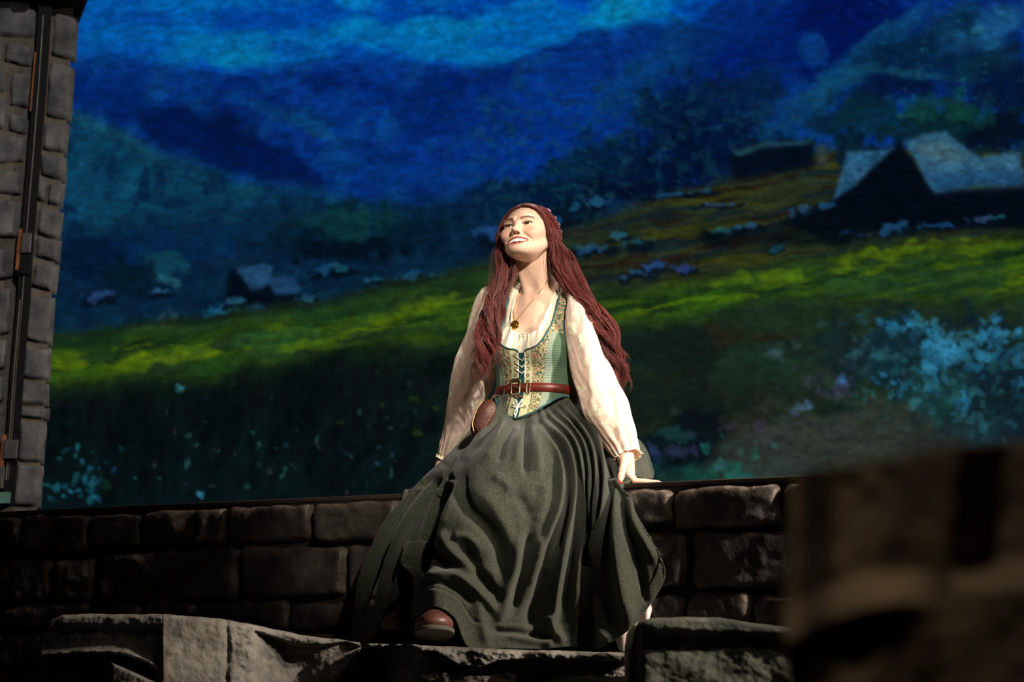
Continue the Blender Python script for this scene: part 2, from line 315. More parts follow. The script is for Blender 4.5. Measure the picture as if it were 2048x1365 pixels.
    rocks = [(195, 592, 34, 12), (320, 585, 18, 7), (440, 622, 40, 12), (490, 616, 26, 10), (515, 626, 22, 12), (475, 606, 24, 8), (610, 594, 18, 7), (335, 640, 22, 14), (820, 556, 36, 8), (760, 560, 24, 6), (680, 538, 24, 10), (640, 540, 20, 10), (1400, 378, 30, 6), (1330, 388, 40, 5), (1270, 480, 26, 14), (1180, 495, 40, 10), (1240, 470, 20, 7), (1460, 456, 38, 8), (1495, 452, 24, 6), (1600, 428, 24, 10), (1640, 412, 18, 7), (1300, 535, 26, 10), (1370, 532, 22, 9), (1270, 552, 28, 7), (1705, 468, 30, 6), (1790, 455, 30, 9), (1870, 451, 34, 5), (1950, 440, 30, 8), (1985, 436, 16, 6), (1180, 410, 30, 8), (1110, 440, 34, 10), (980, 470, 30, 14), (1545, 495, 14, 6), (1440, 402, 40, 4)]
    for i, (x, y, rx, ry) in enumerate(rocks):
        blob(x + 4, y + ry * .9, rx * 1.5, ry * 1.25, (4, 14, 28), .85, -.1, .5, i, 14)
        blob(x, y, rx, ry, (28 + rng.randint(-8, 14), 80 + rng.randint(-16, 14), 126 + rng.randint(-16, 22)), .72, -.12, 1.0, i + 50, 12)
    lay(.92 * inpoly(wx, wy, [(1395, 480), (1400, 458), (1470, 470), (1580, 440), (1660, 425), (1760, 455), (1700, 485), (1600, 490), (1500, 496), (1420, 495)], 8) * (.55 + .45 * sstep(.4, .5, brush)), (4, 12, 20))
    # meadow
    mt = seg([(-600, 760), (60, 674), (180, 664), (300, 648), (420, 634), (520, 622), (640, 602), (760, 578), (900, 546), (1000, 528), (1160, 590), (1240, 575), (1330, 566), (1450, 548), (1600, 516), (1750, 492), (1900, 482), (2048, 468), (2700, 380)], wx)
    mb = seg([(-600, 860), (60, 792), (150, 775), (280, 772), (420, 760), (560, 738), (640, 712), (760, 708), (900, 690), (1000, 676), (1200, 668), (1380, 655), (1450, 628), (1560, 606), (1700, 618), (1850, 622), (2048, 610), (2700, 560)], wx + 20 * (brush - .5))
    mm = sig((wy - mt) / 6); s2 = wy + .15 * wx; st = fbm2(wx / 100, s2 / 15, 81, 4)
    lay(mm, np.stack([10 + 32 * st, 30 + 40 * st, 14 + 22 * st], -1))
    mid = (wy - mt) / np.maximum(mb - mt, 20); bandm = np.exp(-((mid - .55) / .30) ** 2)
    lay(mm * np.clip(bandm * 1.15, 0, 1) * sstep(.40, .62, fbm2(wx / 120, s2 / 14, 82, 4)), (48, 78, 18)); lay(mm * bandm * .85 * sstep(.54, .68, fbm2(wx / 70, s2 / 10, 83, 4)), (74, 100, 14))
    for x, y, rx, ry, c, op in [(1420, 600, 60, 22, (56, 108, 14), .45), (1330, 580, 70, 18, (60, 98, 18), .4), (1560, 550, 130, 14, (76, 110, 20), .7), (1800, 500, 150, 16, (78, 104, 14), .75), (1960, 492, 90, 14, (66, 96, 16), .7), (1700, 570, 130, 26, (34, 72, 34), .6), (1900, 560, 160, 34, (28, 60, 34), .7), (560, 680, 120, 24, (34, 76, 40), .6), (330, 720, 130, 16, (88, 116, 16), .6), (620, 690, 90, 14, (84, 118, 16), .6), (860, 605, 70, 12, (82, 108, 18), .6), (430, 735, 60, 20, (34, 76, 24), .6), (200, 745, 120, 16, (56, 92, 14), .6), (900, 640, 60, 14, (60, 92, 20), .5), (180, 690, 100, 24, (16, 42, 24), .7), (700, 620, 120, 20, (26, 60, 30), .6)]:
        blob(x, y, rx, ry, c, op, -.13, .7, int(x + y), 26)
    lay(mm * .5 * sstep(.06, .0, np.abs(mid - .03)), (22, 22, 14))
    # dark foreground of the picture
    dk = sig((wy - mb) / 13); vst = fbm2(wx / 14, wy / 60, 88, 4)
    low = sig((px - 1050) / 130)[..., None]; col_l = np.stack([4 + 6 * vst, 10 + 12 * vst, 12 + 13 * vst], -1); col_r = np.stack([14 + 22 * brush, 30 + 26 * brush, 25 + 20 * brush], -1)
    lay(dk, col_l * (1 - low) + col_r * low)
    lay(dk * .8 * sig((py - 920) / 40) * sig((1100 - px) / 100), np.stack([4 + 5 * vst, 14 + 13 * vst, 19 + 13 * vst], -1))
    lay(dk * .55 * sstep(.5, .68, brush2) * (1 - low[..., 0]), (4, 9, 12)); lay(dk * .5 * sstep(.5, .7, big) * low[..., 0], (34, 30, 22))
    for x, y, rx, ry, c, op in [(1450, 670, 120, 30, (34, 28, 20), .8), (1500, 740, 120, 60, (22, 44, 34), .7), (1330, 700, 120, 60, (14, 26, 26), .8), (1350, 800, 160, 70, (16, 28, 24), .7), (1560, 900, 240, 80, (46, 52, 52), .8), (1780, 870, 240, 70, (46, 52, 50), .75), (1950, 890, 160, 60, (30, 38, 42), .8), (1330, 900, 90, 60, (6, 22, 28), .9), (1395, 880, 50, 80, (6, 16, 24), .9), (1600, 640, 200, 30, (26, 44, 30), .7), (1900, 640, 200, 30, (26, 40, 30), .6), (1380, 960, 60, 30, (20, 58, 56), .6), (1540, 950, 120, 30, (44, 58, 58), .7)]:
        blob(x, y, rx, ry, c, op, 0, .5, int(x + y), 50)
    for x, y, rx, ry, c in [(1310, 905, 26, 16, (46, 62, 120)), (1370, 905, 38, 16, (54, 60, 104)), (1350, 868, 30, 16, (30, 76, 84)), (1320, 935, 22, 14, (18, 60, 70)), (1465, 945, 26, 22, (22, 96, 88)), (1400, 945, 30, 16, (16, 74, 66)), (1450, 860, 18, 12, (50, 44, 66)), (1525, 855, 14, 18, (56, 48, 78)), (1605, 815, 14, 9, (70, 110, 150)), (1587, 826, 8, 8, (60, 90, 140)), (1615, 805, 8, 12, (70, 100, 160))]:
        blob(x, y, rx, ry, c, .5, 0, .9, int(x), 12)
    # dark bushes then blossom on the right
    for x, y, rx, ry, c, op in [(1850, 730, 190, 100, (14, 34, 46), .9), (1990, 800, 110, 110, (12, 30, 44), .85), (1700, 720, 90, 60, (20, 38, 44), .8), (1880, 790, 110, 60, (24, 62, 64), .7), (1960, 850, 110, 40, (22, 50, 60), .7), (1780, 690, 60, 60, (14, 44, 58), .7)]:
        blob(x, y, rx, ry, c, op, 0, .8, int(x + y), 34)
    rng = random.Random(11)
    def spray(cx, cy, sx, sy, n, r, cols, op=.62):
        for i in range(int(n * .75 + .5)):
            x = rng.gauss(cx, sx); y = rng.gauss(cy, sy); c = rng.choice(cols); q = r * rng.uniform(.5, 1.35)
            blob(x, y, q, q * rng.uniform(.55, 1.3), c, op * rng.uniform(.6, 1), rng.uniform(-1.2, 1.2), .9, i, 9)
    cy_ = [(34, 110, 160), (40, 122, 172), (28, 90, 134), (46, 128, 176)]
    spray(1885, 690, 28, 28, 46, 12, cy_); spray(1815, 655, 26, 16, 26, 10, cy_); spray(1990, 670, 44, 18, 46, 10, cy_); spray(1910, 712, 34, 14, 30, 12, cy_); spray(1862, 765, 20, 22, 26, 11, cy_); spray(2010, 720, 36, 20, 30, 10, cy_[:3]); spray(2120, 690, 60, 40, 50, 12, cy_)
    spray(1745, 690, 50, 34, 34, 11, [(34, 70, 90), (44, 84, 104), (26, 56, 72)], .6); spray(1920, 770, 80, 36, 60, 11, [(34, 92, 108), (26, 78, 88), (44, 104, 122)], .6); spray(1990, 830, 60, 44, 46, 10, [(24, 66, 84), (34, 84, 104)], .6); spray(1770, 775, 14, 10, 14, 8, cy_); spray(1922, 806, 14, 10, 10, 8, cy_[:3]); spray(1665, 770, 22, 18, 20, 11, [(66, 60, 98), (58, 54, 88), (74, 68, 106)], .45); spray(1672, 757, 10, 6, 6, 8, [(44, 96, 160)]); spray(1730, 795, 14, 10, 8, 7, [(40, 92, 100)])
    spray(1560, 690, 22, 14, 12, 9, [(54, 80, 92), (44, 66, 76)], .5); spray(1600, 850, 90, 40, 40, 8, [(60, 62, 84), (48, 60, 70)], .4); spray(1490, 930, 50, 26, 30, 9, [(24, 104, 96), (30, 84, 80), (40, 96, 110)], .6)
    # wildflower specks on the left
    spray(170, 930, 60, 34, 20, 6, [(22, 84, 110), (16, 62, 84), (26, 104, 124)], .7); spray(130, 980, 50, 18, 26, 7, [(20, 92, 130), (26, 110, 140)], .7); spray(190, 955, 24, 12, 8, 6, [(20, 70, 46), (26, 96, 110)], .6); spray(225, 935, 8, 8, 4, 8, [(30, 70, 130)]); spray(394, 985, 4, 7, 4, 6, [(40, 110, 140)], .8); spray(500, 910, 180, 46, 34, 5, [(34, 84, 88), (30, 68, 92), (36, 92, 78), (62, 58, 78)], .6); spray(700, 900, 140, 40, 24, 5, [(34, 92, 100), (30, 74, 104), (40, 88, 70)], .65); spray(790, 830, 60, 26, 20, 6, [(40, 70, 24), (30, 60, 60)], .5); spray(360, 780, 8, 3, 4, 6, [(50, 130, 150)]); spray(700, 790, 200, 60, 40, 3.5, [(28, 58, 66), (40, 52, 46)], .5)
    for x, y in [(567, 950), (774, 945), (636, 880), (370, 930)]: blob(x, y, 4, 13, (34, 96, 92), .55, .25, .6, x, 9)
    # light grain of the painted image
    st3 = fbm2(wx / 20, (wy + .12 * wx) / 8, 301, 3); C *= (.80 + .42 * st3)[..., None] * np.array([1.0, .97, .90])
    C *= (.84 + .32 * fine)[..., None] * (.95 + .1 * fbm2(px / 4.5, py / 4.5, 99, 2))[..., None]
    return np.clip(C, 0, 255)
STEP = 3.5
gx = np.arange(-520, 2560, STEP); gy = np.arange(-260, 1330, STEP)
GX, GY = np.meshgrid(gx, gy, indexing='ij')
# the screen is flat and upright: x and z are laid out evenly on it
mid_dep = SCREEN_Y * CP
c0 = P(gx[0], CY, SCREEN_Y); c1 = P(gx[-1], CY, SCREEN_Y)
xs = np.linspace(c0[0], c1[0], len(gx)); zs = np.linspace(P(CX, gy[0], SCREEN_Y)[2], P(CX, gy[-1], SCREEN_Y)[2], len(gy))
XX, ZZ = np.meshgrid(xs, zs, indexing='ij'); SV = np.stack([XX, np.full_like(XX, SCREEN_Y), ZZ], -1)
spx, spy = proj(SV)
scol = lin(paint_screen(spx, spy)).reshape(-1, 3)
m, nt, b = nodes('video_wall_image')
nt.nodes.remove(b); em = nt.nodes.new('ShaderNodeEmission'); at = nt.nodes.new('ShaderNodeAttribute'); at.attribute_name = 'Col'
tc = nt.nodes.new('ShaderNodeTexCoord'); wv = nt.nodes.new('ShaderNodeTexWave'); wv.bands_direction = 'Z'; wv.inputs['Scale'].default_value = 55; wv.inputs['Distortion'].default_value = 0
nt.links.new(tc.outputs['Object'], wv.inputs['Vector'])
mr = nt.nodes.new('ShaderNodeMapRange'); mr.inputs['To Min'].default_value = .93; mr.inputs['To Max'].default_value = 1.07; nt.links.new(wv.outputs['Fac'], mr.inputs['Value'])
nt.links.new(at.outputs['Color'], em.inputs['Color']); nt.links.new(mr.outputs[0], em.inputs['Strength'])
nt.links.new(em.outputs[0], nt.nodes['Material Output'].inputs[0])
black_metal = mat('black_metal', [(10, 10, 11), (20, 20, 21)], rough=.45, scale=20, metal=.4)
scr = empty('video_screen', (0, SCREEN_Y, STAGE_Z))
tag(scr, 'huge glowing video backdrop showing blue mountains and a green meadow', 'screen')
mk('picture', SV.reshape(-1, 3), grid_faces(len(gx), len(gy)), m, scr, smooth=False, col=scol)
zb, zt = zs.min(), zs.max()
MB().box(((xs[0] + xs[-1]) / 2, SCREEN_Y + .08, (zb + zt) / 2), ((xs[-1] - xs[0]) / 2, 0, 0), (0, .07, 0), (0, 0, (zt - zb) / 2)).build('cabinet', black_metal, scr, False)
for sx in np.linspace(xs[0] + .4, xs[-1] - .4, 6): MB().box((sx, SCREEN_Y + .08, (zb + STAGE_Z) / 2), (.04, 0, 0), (0, .04, 0), (0, 0, (zb - STAGE_Z) / 2)).build('support_leg', black_metal, scr, False)

# ------------------------------------------------------------------ carved stones
stone_dark = mat('stone_charcoal', [(30, 27, 25), (58, 53, 50), (80, 74, 69)], rough=.5, scale=9, bump=.55, bscale=70, bdist=.006, spec=.38, attr=True)
mortar_mat = mat('mortar_brown', [(20, 16, 13), (34, 27, 22)], rough=.8, scale=25, bump=.5, bscale=90)
stone_grey = mat('stone_grey_paint', [(52, 52, 53), (78, 77, 77), (100, 98, 95)], rough=.8, scale=11, bump=.5, bscale=60, bdist=.006, attr=True)
mortar_grey = mat('mortar_grey', [(74, 67, 59), (98, 90, 80)], rough=.85, scale=22, bump=.5, bscale=80)
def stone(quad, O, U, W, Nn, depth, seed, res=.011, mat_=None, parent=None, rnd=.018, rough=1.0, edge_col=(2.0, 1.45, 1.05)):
    """quad: TL,TR,BR,BL in wall coordinates (u, v); a rounded, chiselled stone standing proud of the wall"""
    q = np.asarray(quad, float); w = max(np.linalg.norm(q[1] - q[0]), .03); h = max(np.linalg.norm(q[3] - q[0]), .03)
    nu = int(np.clip(w / res, 7, 40)); nv = int(np.clip(h / res, 7, 26))
    s = np.linspace(0, 1, nu); t = np.linspace(0, 1, nv); S, T = np.meshgrid(s, t, indexing='ij')
    uv = ((1 - S)[..., None] * (1 - T)[..., None] * q[0] + S[..., None] * (1 - T)[..., None] * q[1] + S[..., None] * T[..., None] * q[2] + (1 - S)[..., None] * T[..., None] * q[3])
    uv = uv + .012 * rough * np.stack([fbm2(uv[..., 0] * 14, uv[..., 1] * 14, seed, 3) - .5, fbm2(uv[..., 0] * 14, uv[..., 1] * 14, seed + 99, 3) - .5], -1) * 1.4
    e = np.minimum(np.minimum(S, 1 - S) * w, np.minimum(T, 1 - T) * h)
    # rounded corners
    cr = np.hypot(np.maximum(rnd * 1.4 - np.minimum(S, 1 - S) * w, 0), np.maximum(rnd * 1.4 - np.minimum(T, 1 - T) * h, 0)); e = np.minimum(e, np.maximum(rnd * 1.4 - cr, 0))
    prof = np.sqrt(np.clip(1 - (1 - np.clip(e / rnd, 0, 1)) ** 2, 0, 1))
    a = fbm2(uv[..., 0] * 6 + seed, uv[..., 1] * 9, seed + 3, 4); r2 = np.abs(fbm2(uv[..., 0] * 11 + 3, uv[..., 1] * 15 + seed, seed + 5, 3) - .5)
    tilt = (vn2(np.array(float(seed)), np.array(.5), 5) - .5) * .5 * (S - .5) + (vn2(np.array(float(seed)), np.array(9.5), 6) - .5) * .6 * (T - .5)
    H = depth * prof * (.85 + .5 * tilt) + rough * prof * (.034 * (a - .5) - .03 * r2 * sstep(.45, .6, a))
    H[0, :] = H[-1, :] = -.02; H[:, 0] = H[:, -1] = -.02
    V = O + uv[..., 0:1] * U + uv[..., 1:2] * W + H[..., None] * Nn
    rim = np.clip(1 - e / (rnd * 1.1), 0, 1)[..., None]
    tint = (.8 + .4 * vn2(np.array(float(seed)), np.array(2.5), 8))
    col = tint * (1 - .6 * rim) + .6 * rim * np.asarray(edge_col)  # edges tinted brighter and browner: lit rims put into the stone colour
    V = V.reshape(-1, 3); Fq = grid_faces(nu, nv)
    # close the back
    bc = [0, (nu - 1) * nv, nu * nv - 1, nv - 1]; back = V[bc] - Nn * .012; n = len(V)
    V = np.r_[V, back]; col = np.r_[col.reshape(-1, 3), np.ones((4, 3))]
    fl_ = (np.cross(U, W) @ Nn) > 0; Fq = Fq if fl_ else Fq[:, ::-1]                       # outward faces
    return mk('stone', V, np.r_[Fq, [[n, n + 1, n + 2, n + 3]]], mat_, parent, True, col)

# ------------------------------------------------------------------ low wall the singer sits on
zH = float(P(1000, 979, 7.05)[2])
WA = on_z(0, 1024, zH); WB = on_z(1620, 951, zH)
WU = (WB - WA); WU[2] = 0; WU /= np.linalg.norm(WU); WN = np.array([WU[1], -WU[0], 0]); WZ = np.array([0, 0, 1.0])
if WN[1] > 0: WN = -WN
def onwall(px, py, off=0.0):
    d = ray(px, py); t = ((WA + WN * off - CAMP) @ WN) / (d @ WN); p = CAMP + d * t; return np.array([(p - WA) @ WU, p[2]])
def wfY(px):           # Y of the wall front under pixel column px (at the top)
    u, z = onwall(px, 975); return float((WA + WU * u)[1])
WL, WR, WT = -1.6, 4.4, .42
wall = empty('low_stone_wall', tuple(WA + WU * 1.2 - np.array([0, 0, WA[2] - STAGE_Z])))
tag(wall, 'low dark stone wall with brown mortar that the woman sits on', 'wall')
cap_t = .016
cc = WA + WU * (WL + WR) / 2 - WN * WT / 2; cc[2] = (STAGE_Z + zH - cap_t) / 2
MB().box(cc, WU * (WR - WL) / 2, WN * WT / 2, (0, 0, (zH - cap_t - STAGE_Z) / 2)).build('mortar_core', mortar_mat, wall, False)
cap_mat = mat('coping_board', [(38, 30, 24), (58, 47, 38)], rough=.6, scale=14, bump=.3, stretch=(1, 1, 4))
cc = WA + WU * (WL + WR) / 2 - WN * (WT / 2 - .002); cc[2] = zH - cap_t / 2
MB().box(cc, WU * (WR - WL) / 2, WN * (WT / 2 + .002), (0, 0, cap_t / 2)).build('coping', cap_mat, wall, False, bevel=.004)
quads = [  # row 1, left
 [(-70, 1038), (44, 1034), (42, 1104), (-70, 1107)], [(50, 1032), (184, 1028), (178, 1106), (50, 1109)], [(188, 1033), (288, 1027), (284, 1096), (190, 1102)], [(296, 1024), (458, 1017), (456, 1088), (294, 1091)], [(464, 1014), (628, 1007), (626, 1086), (464, 1088)], [(634, 1006), (800, 998), (800, 1080), (634, 1084)],
 # row 2
 [(-70, 1122), (104, 1117), (104, 1203), (-70, 1205)], [(116, 1121), (192, 1117), (188, 1199), (116, 1204)], [(206, 1108), (484, 1094), (478, 1198), (206, 1205)], [(494, 1094), (696, 1094), (692, 1192), (494, 1199)], [(704, 1093), (862, 1086), (858, 1184), (704, 1190)],
 # row 3
 [(-70, 1214), (2, 1212), (2, 1262), (-70, 1262)], [(12, 1210), (182, 1206), (176, 1260), (12, 1263)], [(206, 1209), (288, 1206), (286, 1256), (206, 1258)], [(294, 1207), (390, 1205), (388, 1256), (294, 1258)], [(396, 1210), (582, 1200), (580, 1262), (396, 1262)], [(590, 1210), (720, 1204), (718, 1262), (590, 1264)],
 # right of the skirt
 [(1246, 978), (1346, 975), (1346, 1054), (1256, 1058)], [(1352, 974), (1560, 967), (1564, 1055), (1352, 1060)], [(1572, 967), (1730, 960), (1730, 1048), (1578, 1052)],
 [(1250, 1068), (1374, 1064), (1376, 1174), (1250, 1180)], [(1392, 1064), (1650, 1058), (1650, 1174), (1390, 1179)],
 [(1250, 1192), (1374, 1188), (1372, 1244), (1250, 1246)], [(1384, 1186), (1506, 1182), (1500, 1246), (1382, 1246)], [(1516, 1194), (1700, 1188), (1700, 1250), (1512, 1250)],
 # behind the skirt
 [(808, 997), (940, 991), (940, 1074), (808, 1080)], [(948, 990), (1090, 984), (1090, 1068), (948, 1074)], [(1098, 984), (1240, 979), (1246, 1058), (1098, 1066)], [(870, 1086), (1040, 1078), (1040, 1178), (870, 1184)], [(1050, 1078), (1240, 1070), (1240, 1178), (1050, 1184)],
 # on towards the right wing
 [(1740, 959), (1900, 952), (1900, 1044), (1740, 1048)], [(1660, 1058), (1830, 1052), (1830, 1170), (1660, 1174)], [(1840, 1052), (2010, 1044), (2010, 1164), (1840, 1170)], [(1710, 1186), (1900, 1180), (1900, 1250), (1710, 1250)], [(1910, 952), (2060, 945), (2060, 1036), (1910, 1042)],
 # row 4
 [(-70, 1270), (2, 1270), (2, 1330), (-70, 1330)], [(14, 1270), (100, 1270), (100, 1340), (14, 1340)], [(110, 1270), (300, 1268), (300, 1340), (110, 1340)], [(310, 1268), (520, 1268), (520, 1340), (310, 1340)], [(530, 1270), (720, 1270), (720, 1340), (530, 1340)], [(1300, 1256), (1480, 1254), (1480, 1330), (1300, 1330)], [(1490, 1258), (1700, 1258), (1700, 1330), (1490, 1330)], [(-70, 1345), (100, 1345), (100, 1410), (-70, 1410)]]
for i, q in enumerate(quads):
    qq = [onwall(x + dx_, y + dy_) for (x, y), (dx_, dy_) in zip(q, ((-2.5, -2), (2.5, -2), (2.5, 2.5), (-2.5, 2.5)))]
    for c in qq: c[1] = min(c[1], zH - cap_t - .001)
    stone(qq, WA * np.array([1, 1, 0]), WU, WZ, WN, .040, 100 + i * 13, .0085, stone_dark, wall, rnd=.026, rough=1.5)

# the wall goes on towards the right wing and down to the stage
rw = random.Random(3); k_ = 0
for (z0, z1), xs0 in zip([(.362, .474), (.196, .350), (.062, .184), (-.058, .048), (-.190, -.072), (-.325, -.204), (-.455, -.338), (-.585, -.468)], (2068, 2018, 1908, 1708, 1262, 1240, 1262, 1240)):
    uu = float(onwall(xs0, 1100)[0])
    while uu < WR - .05:
        w_ = min(rw.uniform(.16, .33), WR - .01 - uu); j_ = [rw.uniform(-.005, .005) for _ in range(4)]
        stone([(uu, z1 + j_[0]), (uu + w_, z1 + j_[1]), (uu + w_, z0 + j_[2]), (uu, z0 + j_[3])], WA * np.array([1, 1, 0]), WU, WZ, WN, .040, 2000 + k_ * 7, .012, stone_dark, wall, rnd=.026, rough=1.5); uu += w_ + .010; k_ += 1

# ------------------------------------------------------------------ tower at the left
TY = 9.0
tower = empty('stone_tower', tuple(P(20, 1015, TY) * np.array([1, 1, 0]) + np.array([0, 0, STAGE_Z])))
tag(tower, 'grey stone tower at the left edge with a black metal rail', 'tower')
TN = np.array([0, -1.0, 0]); TX = np.array([1.0, 0, 0]); TO = np.array([0, TY, 0])
def ontower(px, py): p = P(px, py, TY); return np.array([p[0], p[2]])
# core: battered slab with real depth, right edge follows the leaning corner
core = [(-330, -160), (150, -160), (147, 30), (140, 130), (134, 240), (126, 330), (120, 420), (112, 500), (104, 580), (98, 680), (92, 760), (88, 840), (80, 930), (74, 1016), (30, 1500), (-330, 1500)]
ring = np.array([ontower(x, y) for x, y in core]); n = len(ring)
V = [(x, TY, max(z, STAGE_Z)) for x, z in ring] + [(x - .3, TY + 1.1, max(z, STAGE_Z)) for k, (x, z) in enumerate(ring)]
Fc = [tuple(range(n)), tuple(range(2 * n - 1, n - 1, -1))] + [(k, n + k, n + (k + 1) % n, (k + 1) % n) for k in range(n)]
mk('mortar_core', V, Fc, mortar_grey, tower, False)
tq = [[(112, 27), (152, 36), (148, 122), (101, 108)], [(99, 124), (144, 137), (138, 240), (92, 232)], [(90, 245), (136, 250), (130, 307), (84, 298)], [(83, 308), (130, 316), (128, 362), (79, 350)], [(78, 356), (93, 361), (90, 406), (75, 401)], [(99, 366), (126, 370), (121, 415), (96, 408)], [(77, 416), (124, 427), (117, 478), (73, 468)], [(75, 474), (119, 484), (115, 524), (70, 515)], [(70, 528), (115, 531), (108, 584), (62, 571)], [(57, 592), (105, 597), (99, 690), (51, 679)], [(49, 696), (98, 699), (96, 762), (46, 754)], [(44, 762), (94, 769), (92, 810), (40, 806)], [(42, 814), (93, 820), (90, 838), (40, 834)], [(40, 845), (90, 842), (84, 926), (34, 922)], [(33, 929), (83, 933), (77, 1015), (24, 1011)],
      [(-40, 2), (75, 4), (71, 77), (-40, 68)], [(11, 82), (70, 95), (66, 135), (9, 121)], [(-40, 74), (6, 80), (4, 124), (-40, 120)], [(-40, 132), (15, 137), (10, 188), (-40, 182)], [(24, 143), (68, 151), (60, 218), (20, 210)], [(18, 224), (57, 233), (55, 269), (18, 260)], [(-40, 196), (10, 200), (10, 258), (-40, 256)], [(-40, 271), (53, 277), (51, 326), (-40, 324)], [(-40, 331), (48, 346), (44, 390), (-40, 381)], [(-40, 399), (42, 404), (37, 478), (-40, 474)], [(-40, 494), (33, 498), (29, 556), (-40, 558)], [(-40, 573), (24, 578), (20, 666), (-40, 668)], [(-40, 683), (18, 680), (13, 738), (-40, 740)], [(-40, 750), (13, 754), (9, 802), (-40, 804)], [(-40, 814), (10, 814), (4, 900), (-40, 902)], [(-40, 912), (2, 912), (-6, 1004), (-40, 1004)]]
for j in range(8):
    y0 = 5 + j * 124; tq.append([(-150, y0), (-50, y0), (-52, y0 + 112), (-150, y0 + 112)])
for i, q in enumerate(tq):
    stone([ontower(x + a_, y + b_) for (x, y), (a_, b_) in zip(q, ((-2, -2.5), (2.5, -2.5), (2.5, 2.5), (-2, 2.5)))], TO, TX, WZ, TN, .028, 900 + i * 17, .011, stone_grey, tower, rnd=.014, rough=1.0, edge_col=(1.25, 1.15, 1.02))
def tp(px, py, off): return P(px, py, TY - off)
def strip(mbq, line, w0, w1, off, thick):
    """flat bar following a px polyline between side offsets w0..w1 px"""
    V = []; 
    for x, y in line:
        for s_, dd in ((w0, off), (w1, off), (w1, off - thick), (w0, off - thick)): V.append(tp(x + s_, y, dd))
    n = len(line); Fq = [[i * 4 + k, i * 4 + (k + 1) % 4, (i + 1) * 4 + (k + 1) % 4, (i + 1) * 4 + k] for i in range(n - 1) for k in range(4)]
    Fq += [[0, 3, 2, 1], [4 * n - 4, 4 * n - 3, 4 * n - 2, 4 * n - 1]]; mbq.add(V, Fq)
rail_line = [(92, -60), (88, 30), (78, 180), (66, 330), (54, 470), (46, 600), (34, 740), (26, 860), (18, 960), (14, 1010)]
rail_metal = mat('rail_black_steel', [(8, 8, 8), (15, 14, 14)], rough=.6, scale=30, spec=.15)
edge_metal = mat('rail_worn_edge', [(150, 142, 134), (196, 188, 178)], rough=.35, scale=60, metal=.9)
rust = mat('rail_rusty_strip', [(96, 52, 26), (140, 84, 44)], rough=.6, scale=40)
grey_metal = mat('bracket_grey', [(62, 60, 60), (84, 82, 80)], rough=.45, scale=30, metal=.3)
m1 = MB(); strip(m1, rail_line, -12, 15, .050, .075); rail = m1.build('rail', rail_metal, tower, False)
m1 = MB(); strip(m1, rail_line[1:6], -2.2, -.4, .054, .006); m1.build('slot_edge', edge_metal, rail, False)
m1 = MB(); strip(m1, rail_line[5:9], -7, -4.6, .054, .006); m1.build('slot_edge', edge_metal, rail, False)
m1 = MB(); strip(m1, rail_line[5:9], -2.2, -1, .054, .006); m1.build('slot_edge', edge_metal, rail, False)
m1 = MB(); strip(m1, [(71, 104), (66, 160), (61, 222)], -1.6, 1.6, .06, .03); m1.build('rust_strip', rust, rail, False)
m1 = MB(); strip(m1, [(40, 458), (36, 500), (33, 540)], -2.5, 4.5, .07, .05); m1.build('rust_strip', rust, rail, False)
m1 = MB(); strip(m1, [(8, 870), (4, 900), (1, 935)], -3, 6, .07, .05); m1.build('rust_strip', rust, rail, False)
for (x0, y0, x1, y1) in [(43, 466, 63, 506), (8, 880, 36, 918)]:
    m1 = MB(); strip(m1, [((x0 + x1) / 2 + 1, y0), ((x0 + x1) / 2 - 2, y1)], -(x1 - x0) / 2, (x1 - x0) / 2, .085, .06); m1.build('bracket', grey_metal, tower, False, bevel=.004)
m1 = MB(); strip(m1, [(52, 508), (46, 548)], -13, 15, .07, .05); m1.build('bracket', rail_metal, tower, False, bevel=.004)
m1 = MB(); strip(m1, [(4, 934), (0, 978)], -10, 6, .08, .05); m1.build('foot_plate', grey_metal, tower, False, bevel=.004)
m1 = MB(); strip(m1, [(6, 985), (4, 1008)], -24, 16, .075, .05); m1.build('foot_plate', mat('verdigris', [(60, 92, 84), (84, 116, 104)], rough=.6, scale=30), tower, False, bevel=.004)
# projecting slab at the top of the tower
V = []; cs = [(-330, -120), (200, -120), (196, -40), (194, 6), (184, 14), (166, 11), (82, -2), (78, 4), (52, 6), (46, -2), (-330, -6)]
ring = [ontower(x, y) for x, y in cs]; n = len(ring)
V = [(x, TY - .14, z) for x, z in ring] + [(x - .4, TY + 1.2, z) for x, z in ring]
mk('cornice', V, [tuple(range(n)), tuple(range(2 * n - 1, n - 1, -1))] + [(k, n + k, n + (k + 1) % n, (k + 1) % n) for k in range(n)], stone_grey, tower, False, np.ones((2 * n, 3)) * .8)

